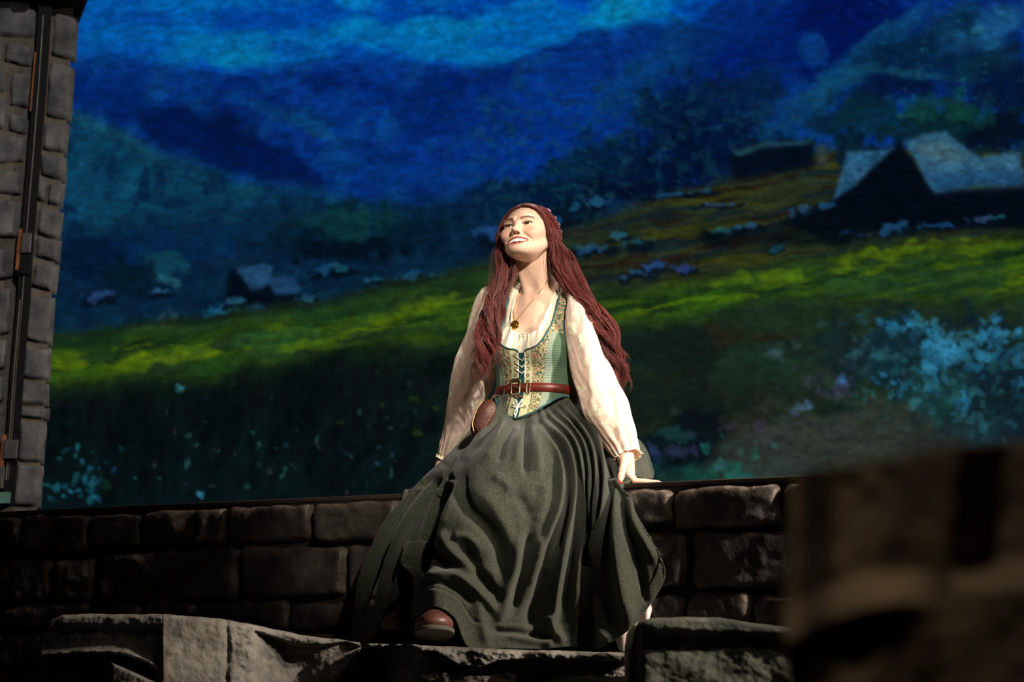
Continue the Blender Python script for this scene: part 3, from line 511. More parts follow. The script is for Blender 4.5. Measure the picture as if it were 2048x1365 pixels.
# ------------------------------------------------------------------ rock ledges in front
rock_mat = mat('ledge_rock', [(52, 51, 47), (96, 93, 86), (130, 125, 116)], rough=.75, scale=7, bump=.8, bscale=45, bdist=.010, attr=True, spec=.35)
def ledge(name, top, bot_py, Yfun, depth, label, nu=150, nv=56, seed=1, base_z=STAGE_Z, colf=None, to_wall=None):
    """rock: front face is a relief over (px,py), top runs back, sides and back closed"""
    x0, x1 = top[0][0], top[-1][0]; px = np.linspace(x0, x1, nu); ty = seg(top, px) + 3.0 * (fbm2(px / 26, px * 0, seed, 3) - .5)
    s = np.linspace(0, 1, nv) ** 1.15
    PX = px[:, None] + 0 * s; PY = ty[:, None] + (bot_py - ty)[:, None] * s
    Y = Yfun(PX, PY, s[None, :] + 0 * PX); rnd_ = .03 * np.clip(1 - (PY - ty[:, None]) / 10, 0, 1) ** 2
    Vf = P(PX, PY, Y + rnd_)
    # continue down to the floor, and back from the top edge
    down = Vf[:, -1:].copy(); down[..., 2] = base_z; down[..., 1] += .02
    tops = []
    for k, dd in enumerate((.04, .14, .32, .6, 1.0)[::-1]):
        q = Vf[:, :1].copy(); q[..., 1] += (depth if to_wall is None else np.maximum(to_wall(q[..., 0], q[..., 1]), .05)) * dd; q[..., 2] += -.002 - .012 * fbm2(px / 40, px * 0 + k * 3, seed + 5, 2)[:, None]; tops.append(q)
    backd = tops[0].copy(); backd[..., 2] = base_z
    G = np.concatenate([backd] + tops + [Vf, down], 1); nvv = G.shape[1]
    col = np.ones(G.shape)
    if colf is not None: col[:, 6:6 + nv] = colf(PX, PY)
    Fq = grid_faces(nu, nvv); V = G.reshape(-1, 3)
    Fl = Fq.tolist() + [list(range(nvv - 1, -1, -1)), list(range((nu - 1) * nvv, nu * nvv))]
    o = mk(name, V, Fl, rock_mat, None, True, col.reshape(-1, 3)); fixn(o)
    if label: tag(o, label, 'rock')
    return o
def relief(PX, PY, sc, seed, amp): return amp * (fbm2(PX / sc, PY / sc * 1.2, seed, 5) - .5)
def YA(px, py, s):
    y = 6.46 + np.where(px < 325, (325 - px) / 245 * .13, 0)                       # turned away left of the corner
    hol = sstep(1246, 1262, py + 6 * (fbm2(px / 30, py / 30, 4, 3) - .5)) * sstep(345, 300, px); y = y + .03 * hol
    # hollow with a curled lip
    arc = 1308 + 34 * ((px - 215) / 105.) ** 2 * np.where(px > 215, 1, .12)
    under = sstep(-3, 6, py - arc) * sstep(330, 300, px); y = y + .07 * under
    lip = np.exp(-((py - arc + 4) / 7) ** 2) * sstep(325, 300, px); y = y - .05 * lip
    wedge = sstep(0, 10, py - (1318 + (px - 220) * .45)) * sstep(210, 226, px) * sstep(320, 305, px); y = y - .15 * wedge
    return y + relief(px, py, 60, 7, .035) + relief(px, py, 14, 8, .012)
def YB(px, py, s):
    y = 6.46 + (px - 325) / 395 * .16
    fl = seg([(325, 1500), (510, 1262), (560, 1280), (600, 1292), (640, 1292), (690, 1284), (724, 1294)], px)      # broken lip
    y = y + .045 * sstep(-2, 3, py - fl) * sstep(500, 540, px)
    scoop = np.exp(-(((px - 590) / 55) ** 2 + ((py - 1330) / 50) ** 2)); y = y + .06 * scoop
    b2 = seg([(325, 1500), (600, 1350), (640, 1322), (690, 1306), (724, 1300)], px); y = y - .03 * sstep(-3, 5, py - b2) * sstep(590, 630, px)
    y = y + .012 * np.exp(-((px - 455 - 8 * (fbm2(py / 20, px * 0, 3, 2) - .5)) / 5) ** 2)
    return y + relief(px, py, 70, 17, .03) + relief(px, py, 11, 18, .012) * sstep(430, 470, px) + relief(px, py, 11, 19, .004)
def colB(PX, PY):
    c = np.ones(PX.shape + (3,)); a = fbm2(PX / 16, PY / 60, 31, 4)
    br = sstep(.5, .68, a)[..., None] * sstep(470, 440, PX)[..., None]; c = c * (1 - .45 * br) + .45 * br * np.array([.85, .62, .45])
    v = (sstep(540, 600, PX) * sstep(1285, 1300, PY))[..., None]; return c * (1 - .5 * v) + .5 * v * np.array([.85, .72, .74])
def YC(px, py, s):
    y = 6.36 + .30 * sstep(860, 735, px) * sstep(1286, 1300, py) + .0 * px
    lip = seg([(720, 1298), (820, 1302), (870, 1304), (885, 1312), (915, 1330), (960, 1336), (1000, 1322), (1080, 1318), (1265, 1322)], px)
    y = y + .05 * sstep(-1.5, 3, py - lip)
    slab = sstep(1040, 1080, px) * sstep(1350, 1300, py + .12 * (px - 1100)); y = y - .05 * slab
    hol = sstep(0, 14, py - (1352 + .0009 * (px - 1190) ** 2)) * sstep(1090, 1120, px); y = y + .12 * hol
    return y + relief(px, py, 55, 27, .05) + relief(px, py, 12, 28, .022)
def YD(px, py, s):
    y = 5.75 + .0 * px; b = sstep(1252, 1266, py + 14 * (fbm2(px / 40, py / 200, 5, 3) - .5) - .05 * (px - 1270)); y = y + .05 * b
    return y + .10 * sstep(1290, 1268, px) + relief(px, py, 50, 37, .035) + relief(px, py, 15, 38, .010)
def back_to_wall(x, y): return (WA[1] + (x - WA[0]) * WU[1] / WU[0]) - .075 - y      # depth left up to the low wall
ledge('rock_ledge', [(82, 1268), (104, 1240), (126, 1230), (200, 1229), (262, 1230), (320, 1229), (324, 1229)], 1400, YA, .75, 'dark hollowed rock block with a curled lip at the lower left', 90, 60, 1, to_wall=back_to_wall)
ledge('rock_ledge', [(325.5, 1229), (440, 1238), (520, 1254), (600, 1270), (680, 1280), (720, 1286)], 1400, YB, .70, 'pale grey sloping rock face between the hollow block and the skirt hem', 140, 60, 2, colf=colB, to_wall=back_to_wall)
ledge('rock_ledge', [(721.5, 1287), (800, 1290), (900, 1294), (1000, 1299), (1150, 1303), (1262, 1307)], 1400, YC, .42, 'long cracked rock step under the hem of the green skirt', 200, 60, 3, to_wall=back_to_wall)
ledge('rock_ledge', [(1264, 1290), (1268, 1262), (1276, 1246), (1300, 1238), (1370, 1234), (1440, 1236), (1500, 1246), (1580, 1256), (1700, 1262)], 1420, YD, .40, 'mossy grey rock block beside the white petticoat, right of the skirt', 110, 60, 4, colf=lambda X, Y_: np.ones(X.shape + (3,)) * np.array([.72, .78, .66]))

# ------------------------------------------------------------------ near rock, out of focus, lower right
near_mat = mat('near_rock_paint', [(44, 34, 23), (68, 54, 37), (86, 70, 50)], rough=.8, scale=9, bump=.7, bscale=30, bdist=.01, attr=True)
def near_rock():
    NY = 1.62; nu, nv = 120, 120
    px = np.linspace(1578, 2420, nu)
    top = seg([(1578, 990), (1594, 952), (1625, 936), (1720, 926), (1790, 914), (1830, 900), (1900, 892), (2050, 884), (2200, 890), (2420, 930)], px)
    s = np.linspace(0, 1, nv); PX = px[:, None] + 0 * s; PY = top[:, None] + (1560 - top)[:, None] * s
    lf = np.where(px < 1680, (1680 - px) / 102, 0)[:, None]; PX = PX - lf * (12 * sstep(1120, 1230, PY) - 10 * sstep(1240, 1300, PY))
    Y = NY + .12 * sstep(1690, 1600, PX) ** 2
    ledge_y = seg([(1560, 1225), (1640, 1180), (1720, 1152), (1800, 1143), (1900, 1150), (2050, 1165), (2420, 1170)], PX)
    w = np.clip((PY - ledge_y) / 62, 0, 1) * sstep(1900, 1760, PX); Y = Y - .06 * w            # sloping ledge
    bot = ledge_y + 70 - .06 * (PX - 1600); Y = Y + .012 * sstep(0, 40, PY - bot) * sstep(1900, 1760, PX)
    Y = Y + .14 * sstep(1900, 2010, PX + .12 * (PY - 1000)) * sstep(1180, 1120, PY)                       # darker recess upper right
    Y = Y + .012 * (fbm2(PX / 130, PY / 200, 71, 3) - .5) + .003 * (fbm2(PX / 25, PY / 40, 72, 3) - .5)
    Vf = P(PX, PY, Y)
    rows = []
    for dd in (.5, .3, .12, .03):
        q = Vf[:, :1].copy(); q[..., 0] *= 1 + .72 * dd; q[..., 1] += dd; q[..., 2] -= dd * .05; rows.append(q)      # sides splay back
    backd = rows[0].copy(); backd[..., 2] = STAGE_Z; down = Vf[:, -1:].copy(); down[..., 2] = STAGE_Z
    G = np.concatenate([backd] + rows + [Vf, down], 1); k = G.shape[1]
    o = mk('foreground_rock', G.reshape(-1, 3), grid_faces(nu, k).tolist() + [list(range(k - 1, -1, -1)), list(range((nu - 1) * k, nu * k))], near_mat, None, True, np.ones((nu * k, 3)) * .8)
    fixn(o); tag(o, 'large dark brown rock very close at the lower right, out of focus', 'rock')
near_rock()
# ================================================================== THE WOMAN
# ------------------------------------------------------------------ signed-distance modelling
def smin(a, b, k):
    h = np.clip(.5 + .5 * (b - a) / k, 0, 1); return b + (a - b) * h - k * h * (1 - h)
def smax(a, b, k): return -smin(-a, -b, k)
def ell(p, c, r):
    c = np.asarray(c, np.float32); r = np.asarray(r, np.float32); q = p - c
    k0 = np.sqrt((((q / r)) ** 2).sum(-1)); k1 = np.sqrt((((q / (r * r))) ** 2).sum(-1)); return k0 * (k0 - 1) / np.maximum(k1, 1e-6)
def capn(p, a, b, ra, rb=None):
    rb = ra if rb is None else rb
    a = np.asarray(a, np.float32); b = np.asarray(b, np.float32); ba = b - a; pa = p - a
    h = np.clip((pa @ ba) / (ba @ ba), 0, 1); return np.sqrt(((pa - h[..., None] * ba) ** 2).sum(-1)) - (ra + (rb - ra) * h)
def surface_nets(f, o, h):
    s = f < 0; nx, ny, nz = f.shape
    cnt = np.zeros((nx - 1, ny - 1, nz - 1), np.int8); offs = [(i, j, k) for i in (0, 1) for j in (0, 1) for k in (0, 1)]
    for i, j, k in offs: cnt += s[i:nx - 1 + i, j:ny - 1 + j, k:nz - 1 + k]
    mixed = (cnt > 0) & (cnt < 8); cells = np.argwhere(mixed); idx = np.full(mixed.shape, -1, np.int32); idx[mixed] = np.arange(len(cells))
    acc = np.zeros((len(cells), 3)); num = np.zeros(len(cells))
    for a in offs:
        for ax in range(3):
            if a[ax]: continue
            b = list(a); b[ax] = 1
            fa = f[tuple((cells + a).T)]; fb = f[tuple((cells + b).T)]; m_ = (fa < 0) != (fb < 0)
            t = fa[m_] / (fa[m_] - fb[m_]); q = np.tile(np.array(a, float), (m_.sum(), 1)); q[:, ax] = t; acc[m_] += q; num[m_] += 1
    V = (cells + acc / num[:, None]) * h + np.asarray(o); Q = []
    for ax in range(3):
        sl0 = [slice(None)] * 3; sl1 = [slice(None)] * 3; sl0[ax] = slice(0, -1); sl1[ax] = slice(1, None)
        a = s[tuple(sl0)]; b = s[tuple(sl1)]; e = np.argwhere(a != b); u, w = [(1, 2), (2, 0), (0, 1)][ax]
        e = e[(e[:, u] > 0) & (e[:, w] > 0) & (e[:, u] < f.shape[u] - 1) & (e[:, w] < f.shape[w] - 1)]
        du = np.zeros(3, int); du[u] = 1; dw = np.zeros(3, int); dw[w] = 1
        q = np.stack([idx[tuple((e - du - dw).T)], idx[tuple((e - dw).T)], idx[tuple(e.T)], idx[tuple((e - du).T)]], -1)
        fl = ~a[tuple(e.T)]; q[fl] = q[fl][:, ::-1]; Q.append(q)
    return V, np.concatenate(Q)
def sgrid(lo, hi, h):
    lo = np.asarray(lo, float); n = np.ceil((np.asarray(hi) - lo) / h).astype(int) + 1
    g = np.stack(np.meshgrid(*[lo[i] + np.arange(n[i]) * h for i in range(3)], indexing='ij'), -1).astype(np.float32); return g, lo
def sd_poly(x, z, poly):
    poly = np.asarray(poly, float); d = np.full(x.shape, 1e9); ins = np.zeros(x.shape, bool)
    for i in range(len(poly)):
        a = poly[i]; b = poly[(i + 1) % len(poly)]; ab = b - a
        t = np.clip(((x - a[0]) * ab[0] + (z - a[1]) * ab[1]) / (ab @ ab + 1e-12), 0, 1); d = np.minimum(d, np.hypot(x - a[0] - t * ab[0], z - a[1] - t * ab[1]))
        ins ^= ((a[1] > z) != (b[1] > z)) & (x < (b[0] - a[0]) * (z - a[1]) / (b[1] - a[1] + 1e-12) + a[0])
    return np.where(ins, -d, d)

# ------------------------------------------------------------------ frames
BYAW = math.radians(28)
TO_ = P(1073, 780, 7.12)                                             # waist centre
TRr = np.array([math.cos(BYAW), -math.sin(BYAW), 0]); TFf = np.array([-math.sin(BYAW), -math.cos(BYAW), 0])
lean = math.radians(4); TUp = np.array([0, 0, 1.0]) * math.cos(lean) - TFf * math.sin(lean); TFf = TFf * math.cos(lean) + np.array([0, 0, 1.0]) * math.sin(lean)
roll = math.radians(-2.5); TRr, TUp = TRr * math.cos(roll) + TUp * math.sin(roll), TUp * math.cos(roll) - TRr * math.sin(roll)
TB = np.stack([TRr, TFf, TUp], 1)                                     # columns: her-left (picture right), forward, up
def to_t(p): return ((p - TO_) @ TB).astype(np.float32)
def fr_t(q): return TO_ + np.asarray(q, float) @ TB.T
# head: looks up and towards picture left
HYAW, HPIT, HROL = math.radians(23), math.radians(14), math.radians(-5)
HO = P(1055, 470, 7.07)
f0 = np.array([-math.sin(HYAW), -math.cos(HYAW), 0]); r0 = np.array([math.cos(HYAW), -math.sin(HYAW), 0]); u0 = np.array([0, 0, 1.0])
HF = f0 * math.cos(HPIT) + u0 * math.sin(HPIT); HU = u0 * math.cos(HPIT) - f0 * math.sin(HPIT)
HR = r0 * math.cos(HROL) - HU * math.sin(HROL); HU = HU * math.cos(HROL) + r0 * math.sin(HROL)
HB = np.stack([HR, HF, HU], 1); HS = np.array([1.02, 1.0, .875])
def to_h(p): return (((p - HO) @ HB) / HS).astype(np.float32)
def fr_h(q): return HO + (np.asarray(q, float) * HS) @ HB.T

def torso(q, arms=True):
    d = ell(q, (0, 0, -.15), (.165, .12, .12))
    d = smin(d, ell(q, (0, 0, 0), (.116, .088, .14)), .05)
    d = smin(d, ell(q, (0, -.005, .13), (.130, .098, .16)), .05)
    for s in (-1, 1): d = smin(d, ell(q, (s * .058, .062, .128), (.060, .056, .062)), .03)
    d = smin(d, ell(q, (0, .012, .225), (.118, .072, .090)), .04)
    d = smin(d, capn(q, (-.114, -.012, .282), (.114, -.012, .282), .042), .05)
    for s in (-1, 1): d = smin(d, capn(q, (s * .015, -.02, .345), (s * .120, -.012, .297), .022, .028), .04)
    return d
NECK0 = fr_t((0, -.012, .27)); 
def neck(p):
    d = capn(p, NECK0, fr_h((0, -.028, -.035)), .0455, .0435)
    # throat muscles and collar bones
    for s in (-1, 1):
        d = smin(d, capn(p, fr_t((s * .018, .052, .268)), fr_h((s * .052, -.03, -.04)), .008, .011), .03)
        d = smin(d, capn(p, fr_t((s * .016, .060, .268)), fr_t((s * .115, .015, .312)), .0065, .006), .018)
    return d
def MZU(x): return -.0600 - 6.0 * x * x + .0012 * np.exp(-((np.abs(x) - .006) / .004) ** 2)
def MZL(x): return -.0795 + .0123 * (x / .0340) ** 2
def head(q):
    x = np.abs(q[..., 0]); m_ = np.stack([x, q[..., 1], q[..., 2]], -1)      # mirrored
    d = ell(q, (0, -.018, .032), (.073, .092, .080))
    d = smin(d, ell(q, (0, .022, -.022), (.0645, .066, .080)), .03)
    d = smin(d, ell(q, (0, .032, -.070), (.043, .050, .034)), .03)
    d = smin(d, capn(m_, (.056, -.008, -.046), (.017, .064, -.090), .014, .014), .025)
    d = smin(d, ell(q, (0, .076, -.0935), (.017, .014, .013)), .02)
    d = smin(d, ell(m_, (.040, .066, -.034), (.021, .021, .018)), .022)       # smiling cheeks
    d = smin(d, ell(m_, (.049, .045, -.016), (.019, .022, .016)), .02)
    d = smin(d, capn(m_, (.012, .082, .019), (.046, .066, .022), .009, .008), .018)   # brow
    d = smax(d, -ell(m_, (.031, .101, .000), (.020, .020, .012)), .014)      # sockets
    d = smin(d, ell(m_, (.0315, .0705, .0005), (.0165, .0150, .0125)), .006)   # lids
    slit = np.maximum(ell(np.stack([m_[..., 0], m_[..., 1], m_[..., 2] - .10 * (m_[..., 0] - .0315)], -1), (.0315, .086, -.0008), (.0140, .02, .0034)), -(q[..., 1] - .066)); d = smax(d, -slit, .0012)
    d = smin(d, capn(q, (0, .079, .014), (0, .101, -.029), .0070, .0075), .014)  # nose
    d = smin(d, ell(q, (0, .1035, -.032), (.0098, .011, .0092)), .010)
    d = smin(d, ell(m_, (.0112, .0945, -.0375), (.0066, .0098, .0068)), .007)
    d = smax(d, -ell(m_, (.0062, .0975, -.0435), (.0042, .0062, .0062)), .002)
    # mouth: muzzle, cavity, lips
    d = smin(d, ell(q, (0, .066, -.068), (.034, .027, .024)), .015)
    zu = MZU(x); zl = MZL(x)
    cav = np.maximum(np.maximum(np.maximum(q[..., 2] - zu, zl - q[..., 2]), x - .0335), -(q[..., 1] - .060)) * .8
    lips = 1e3 + 0 * x; xs_ = np.linspace(0, .0340, 8)
    for i in range(7):
        fa = 1 - (i / 7.) ** 2 * .65; fb = 1 - ((i + 1) / 7.) ** 2 * .65; A_, B_ = xs_[i], xs_[i + 1]
        lips = np.minimum(lips, capn(m_, (A_, .0945 - 15 * A_ * A_, MZU(A_) + .0018), (B_, .0945 - 15 * B_ * B_, MZU(B_) + .0018), .0030 * fa, .0030 * fb))
        lips = np.minimum(lips, capn(m_, (A_, .0910 - 12 * A_ * A_, MZL(A_) - .0022), (B_, .0910 - 12 * B_ * B_, MZL(B_) - .0022), .0038 * fa, .0038 * fb))
    fold = capn(m_, (.0185, .0905, -.0400), (.0390, .0735, -.0600), .0022, .0026); fold = np.minimum(fold, capn(m_, (.0390, .0735, -.0600), (.0435, .0650, -.0760), .0026, .0018)); d = smax(d, -fold, .009)
    d = smax(d, -cav, .003); d = smin(d, lips, .004)
    ear = smax(ell(m_, (.073, -.016, -.010), (.010, .019, .030)), -ell(m_, (.082, -.013, -.008), (.006, .011, .018)), .004)
    d = smin(d, ear, .006); d = smin(d, ell(m_, (.071, -.008, -.040), (.006, .008, .009)), .004)
    return d, lips

# arm joints (world)
SHR = fr_t((.126, -.012, .278)); SHL = fr_t((-.126, -.012, .278))
ELR = P(1188, 765, 7.00); WRR = P(1251, 906, 6.885); ELL_ = P(940, 775, 7.30); WRL = P(893, 905, 7.36); HNL = P(880, 955, 7.36)
HIPR = fr_t((.085, .0, -.17)); HIPL = fr_t((-.085, .0, -.17))
KNL = P(968, 968, 6.91); KNR = P(1035, 965, 6.92); ANL = P(856, 1228, 6.97); ANR = P(872, 1205, 6.80)

def body_lo(p):
    q = to_t(p); d = torso(q) + .025 * sstep(.0, -.06, q[..., 2])
    d = smin(d, neck(p), .03); d = smin(d, ell(to_h(p), (0, -.01, .0), (.06, .075, .085)), .02)
    for a, b, c, h in ((SHR, ELR, WRR, None), (SHL, ELL_, WRL, HNL)):
        d = smin(d, capn(p, a, b, .040, .033), .03); d = smin(d, capn(p, b, c, .033, .023), .01)
        if h is not None:
            d = smin(d, capn(p, c, h, .022, .028), .01)
            for k in range(4): d = smin(d, capn(p, h + np.array([-.02 + .013 * k, 0, 0]), h + np.array([-.045 + .02 * k, .02 + .03, -.012]), .008, .007), .004)
            d = smin(d, capn(p, h + np.array([.02, -.01, .01]), h + np.array([.045, -.01, -.015]), .009, .008), .004)
    for a, b, c in ((HIPR, KNR, ANR), (HIPL, KNL, ANL)):
        d = smin(d, capn(p, a, b, .066, .046), .04); d = smin(d, capn(p, b, c, .044, .030), .02)
    return d
def body_hi(p):
    q = to_t(p); h = to_h(p); d = torso(q); d = smin(d, neck(p), .022)
    hd, lips = head(h); return smin(d, hd, .012)
def hit(px, py, off, f=None, y0=6.6):
    """march camera rays onto the torso surface offset by off; world points"""
    f = f or (lambda p: torso(to_t(p)))
    d = ray(px, py); d = d / np.linalg.norm(d, axis=-1)[..., None]; t = np.full(d.shape[:-1], 6.5)
    for _ in range(70):
        p = CAMP + d * t[..., None]; t = np.minimum(t + np.clip((f(p) - off) * .85, -.05, .1), 7.3)
    return CAMP + d * t[..., None]
person = empty('person', tuple(fr_t((0, 0, -.24)) * np.array([1, 1, 0]) + np.array([0, 0, zH])))
tag(person, 'smiling red-haired woman in laced bodice and long green skirt sitting on the wall', 'person')

# ------------------------------------------------------------------ body: one mesh, fine at head, neck, chest and hand
skin_m, nt, b = nodes('skin')
at = nt.nodes.new('ShaderNodeAttribute'); at.attribute_name = 'Col'; tc = nt.nodes.new('ShaderNodeTexCoord'); no = nt.nodes.new('ShaderNodeTexNoise'); no.inputs['Scale'].default_value = 60; no.inputs['Detail'].default_value = 4
nt.links.new(tc.outputs['Object'], no.inputs['Vector']); mr = nt.nodes.new('ShaderNodeMapRange'); mr.inputs['To Min'].default_value = .94; mr.inputs['To Max'].default_value = 1.06; nt.links.new(no.outputs['Fac'], mr.inputs['Value'])
mx = nt.nodes.new('ShaderNodeMix'); mx.data_type = 'RGBA'; mx.blend_type = 'MULTIPLY'; mx.inputs['Factor'].default_value = 1
nt.links.new(at.outputs['Color'], mx.inputs['A']); nt.links.new(mr.outputs[0], mx.inputs['B']); nt.links.new(mx.outputs['Result'], b.inputs['Base Color'])
b.inputs['Roughness'].default_value = .48; b.inputs['Specular IOR Level'].default_value = .35; b.inputs['Subsurface Weight'].default_value = .18; b.inputs['Subsurface Radius'].default_value = (1, .4, .25); b.inputs['Subsurface Scale'].default_value = .005
SK = lin((238, 198, 172))
def skin_paint(V):
    q = to_h(V).astype(float); x = np.abs(q[:, 0]); y = q[:, 1]; z = q[:, 2]; c = np.tile(SK, (len(V), 1)); front = sstep(.03, .05, y)
    def put(mk_, col): 
        nonlocal c
        c = c * (1 - mk_[:, None]) + lin(col) * mk_[:, None]
    put(front * .38 * np.exp(-(((x - .045) / .018) ** 2 + ((z + .030) / .016) ** 2)), (226, 120, 100))                     # blush
    zu = MZU(x); zl = MZL(x); up = z - zu; lo = zl - z
    put(front * sstep(.0372, .0350, x) * np.maximum(sstep(-.003, -.001, up) * sstep(.0052, .0040, up), sstep(-.003, -.001, lo) * sstep(.0062, .0050, lo)) * (y > .066), (186, 94, 86))
    put(((z < zu - .001) & (z > zl + .001) & (x < .0315) & (y < .085) & (y > .03)).astype(float), (84, 26, 24))                     # inside the mouth
    bz = .0148 + .0110 * np.sin(np.clip((x - .008) / .046, 0, 1) * 2.75); bw = .0060 * (1 - .55 * sstep(.03, .054, x))
    put(front * .9 * sstep(bw * 1.5, bw * .6, np.abs(z - bz)) * sstep(.010, .014, x) * sstep(.056, .050, x), (100, 54, 38))   # brows
    er = np.hypot((x - .0318) / .0168, (z - .10 * (x - .0315) + .0004) / .0058); put(front * .85 * sstep(1.10, .98, er) * sstep(-.0015, .001, z), (52, 30, 24)); put(front * .35 * sstep(1.12, .98, er) * (z < 0), (120, 70, 52))
    put(front * .3 * np.exp(-(((x - .032) / .016) ** 2 + ((z - .010) / .006) ** 2)), (196, 132, 100))                        # eye shadow
    put(front * .75 * np.exp(-(((x - .0064) / .0036) ** 2 + ((z + .0425) / .004) ** 2)), (84, 36, 26))  # nostril shade painted into the skin colour
    return c
g, o_ = sgrid(HO - np.array([.14, .16, .34]), HO + np.array([.13, .14, .13]), .0021)
# evaluate only near the surface: coarse pass first
gc = g[::4, ::4, ::4]; coarse = body_hi(gc)
fhi = np.repeat(np.repeat(np.repeat(coarse, 4, 0), 4, 1), 4, 2)[:g.shape[0], :g.shape[1], :g.shape[2]].astype(np.float32).copy()
near = np.abs(fhi) < .022; fhi[near] = body_hi(g[near])
Vh, Fh = surface_nets(fhi, o_, .0021)
# the hand on the wall (her left)
def fing(px_y):
    return [PZ(a, yy, zz) for a, yy, zz in px_y]
zt_ = zH
TH = [P(1249, 924, 6.85), P(1245, 940, 6.82), P(1242, 953, 6.803), P(1238.5, 965, 6.798)]
FG = [fing([(1257, 6.868, zt_ + .034), (1268, 6.862, zt_ + .013), (1290, 6.858, zt_ + .0095), (1316, 6.852, zt_ + .0070)]),
      fing([(1260, 6.880, zt_ + .038), (1270, 6.884, zt_ + .014), (1294, 6.890, zt_ + .0095), (1321, 6.896, zt_ + .0070)]),
      fing([(1260, 6.893, zt_ + .038), (1267, 6.905, zt_ + .014), (1289, 6.920, zt_ + .0095), (1312, 6.932, zt_ + .0070)]),
      fing([(1257, 6.904, zt_ + .036), (1262, 6.922, zt_ + .013), (1278, 6.942, zt_ + .0090), (1296, 6.958, zt_ + .0065)])]
def hand_f(p):
    d = capn(p, ELR, WRR, .032, .0225); d = smin(d, capn(p, WRR, P(1251, 925, 6.878), .0215, .022), .01)
    for i, fg in enumerate(FG):
        d = smin(d, capn(p, P(1251, 918, 6.880), fg[0], .017, .0120), .016)
    for fg in FG:
        for a, b_, r1, r2 in zip(fg[:-1], fg[1:], (.0105, .0088, .0078), (.0088, .0078, .0060)): d = smin(d, capn(p, a, b_, r1, r2), .004)
    d = smin(d, capn(p, P(1250, 912, 6.875), TH[0], .018, .0145), .012)
    for a, b_, r1, r2 in zip(TH[:-1], TH[1:], (.0140, .0112, .0100), (.0112, .0100, .0082)): d = smin(d, capn(p, a, b_, r1, r2), .006)
    return d
g, o_ = sgrid(P(1215, 985, 6.775), P(1345, 850, 6.99), .0019)
fh = hand_f(g); Vn, Fn = surface_nets(fh, o_, .0019)
g, o_ = sgrid((TO_[0] - .42, 6.66, ZC + .0), (TO_[0] + .36, 7.50, HO[2] + .12), .0075)
fl = body_lo(g); Vl, Fl = surface_nets(fl, o_, .0075)
# drop the coarse surface where the fine one stands
pxl, pyl = proj(Vl); bad = (Vl[:, 2] > HO[2] - .30) & (np.linalg.norm((Vl - HO)[:, :2], axis=1) < .135) | ((Vl - P(1251, 880, 6.9))[:, 2] < 0) & (np.linalg.norm(Vl - P(1252, 905, 6.9), axis=1) < .08)
keep = ~bad[Fl].any(1); Fl = Fl[keep]
nail = lin((176, 30, 34)); ch = np.tile(lin((236, 188, 166)), (len(Vn), 1))
tipd = np.linalg.norm(Vn - (TH[3] + np.array([0, -.007, -.003])), axis=1); ch[tipd < .0085] = nail
for fg in FG:
    tdir = fg[3] - fg[2]; tdir /= np.linalg.norm(tdir); tn = (Vn - fg[3]); mk_ = (tn @ tdir > -.004) & (np.linalg.norm(tn, axis=1) < .012) & (tn[:, 2] > .001); ch[mk_] = lin((226, 168, 150))
kn = np.exp(-(np.linalg.norm(Vn - FG[0][1], axis=1) / .014) ** 2); ch = ch * (1 - .3 * kn[:, None]) + .3 * kn[:, None] * lin((220, 130, 112))
V = np.concatenate([Vh, Vn, Vl]); Fb = np.concatenate([Fh, Fn + len(Vh), Fl + len(Vh) + len(Vn)])
colb = np.concatenate([skin_paint(Vh), ch, np.tile(SK, (len(Vl), 1))])
body = mk('body', V, Fb, skin_m, person, True, colb)
# eyes, teeth, lashes
eye_white = mat('eye_white', [(232, 226, 220), (240, 236, 232)], rough=.15, scale=30, spec=.5); iris_m = mat('iris_dark_brown', [(34, 20, 14), (58, 36, 24)], rough=.12, scale=120, spec=.6)
teeth_m = mat('teeth', [(244, 238, 228), (250, 246, 240)], rough=.25, scale=40, spec=.5); lash_m = mat('lash', [(22, 14, 12)], rough=.7)
def sphere(c, r, B, nu=24, nv=16, part=None):
    th = np.linspace(0, 2 * math.pi, nu, endpoint=False); ph = np.linspace(0, math.pi, nv) if part is None else np.linspace(0, part, nv)
    T_, H_ = np.meshgrid(th, ph, indexing='ij'); q = np.stack([np.cos(T_) * np.sin(H_), np.cos(H_), np.sin(T_) * np.sin(H_)], -1) * r
    return (np.asarray(c) + (q.reshape(-1, 3)) @ B.T), grid_faces(nu, nv, True)
gaze = HB.copy()
for s in (-1, 1):
    Ve, Fe = sphere(fr_h((s * .0315, .0690, -.0008)), .0137, HB); e = mk('eye', Ve, Fe, eye_white, body)
    cdir = np.array([-.10, 1, .12]); cdir /= np.linalg.norm(cdir)
    yv = HB @ cdir; xv = np.cross(yv, HB[:, 2]); xv /= np.linalg.norm(xv); BB = np.stack([xv, yv, np.cross(xv, yv)], 1)
    Ve, Fe = sphere(fr_h((s * .0315, .0690, -.0008)), .01395, BB, 20, 8, .60); mk('iris', Ve, Fe, iris_m, e)
    ml = MB()
    for k in range(15):
        a = -1 + 2 * k / 14; rx = .0318 + a * .0150; rz = .0005 + .0048 * (1 - a * a); ry = .0835 - .10 * max(0, rx - .020) ** 1.15
        p0 = fr_h((s * rx, ry, rz)); p2 = fr_h((s * (rx + (.0035 if a > 0 else .0005) * abs(a)), ry + .0042, rz + .0022)); p1 = (p0 + p2) / 2 + HB[:, 1] * .0012
        ml.add(*tube(crom([p0, p1, p2], 5), np.linspace(.0007, .0003, 5), 4))
    ml.build('eyelashes', lash_m, body)
mt_ = MB()
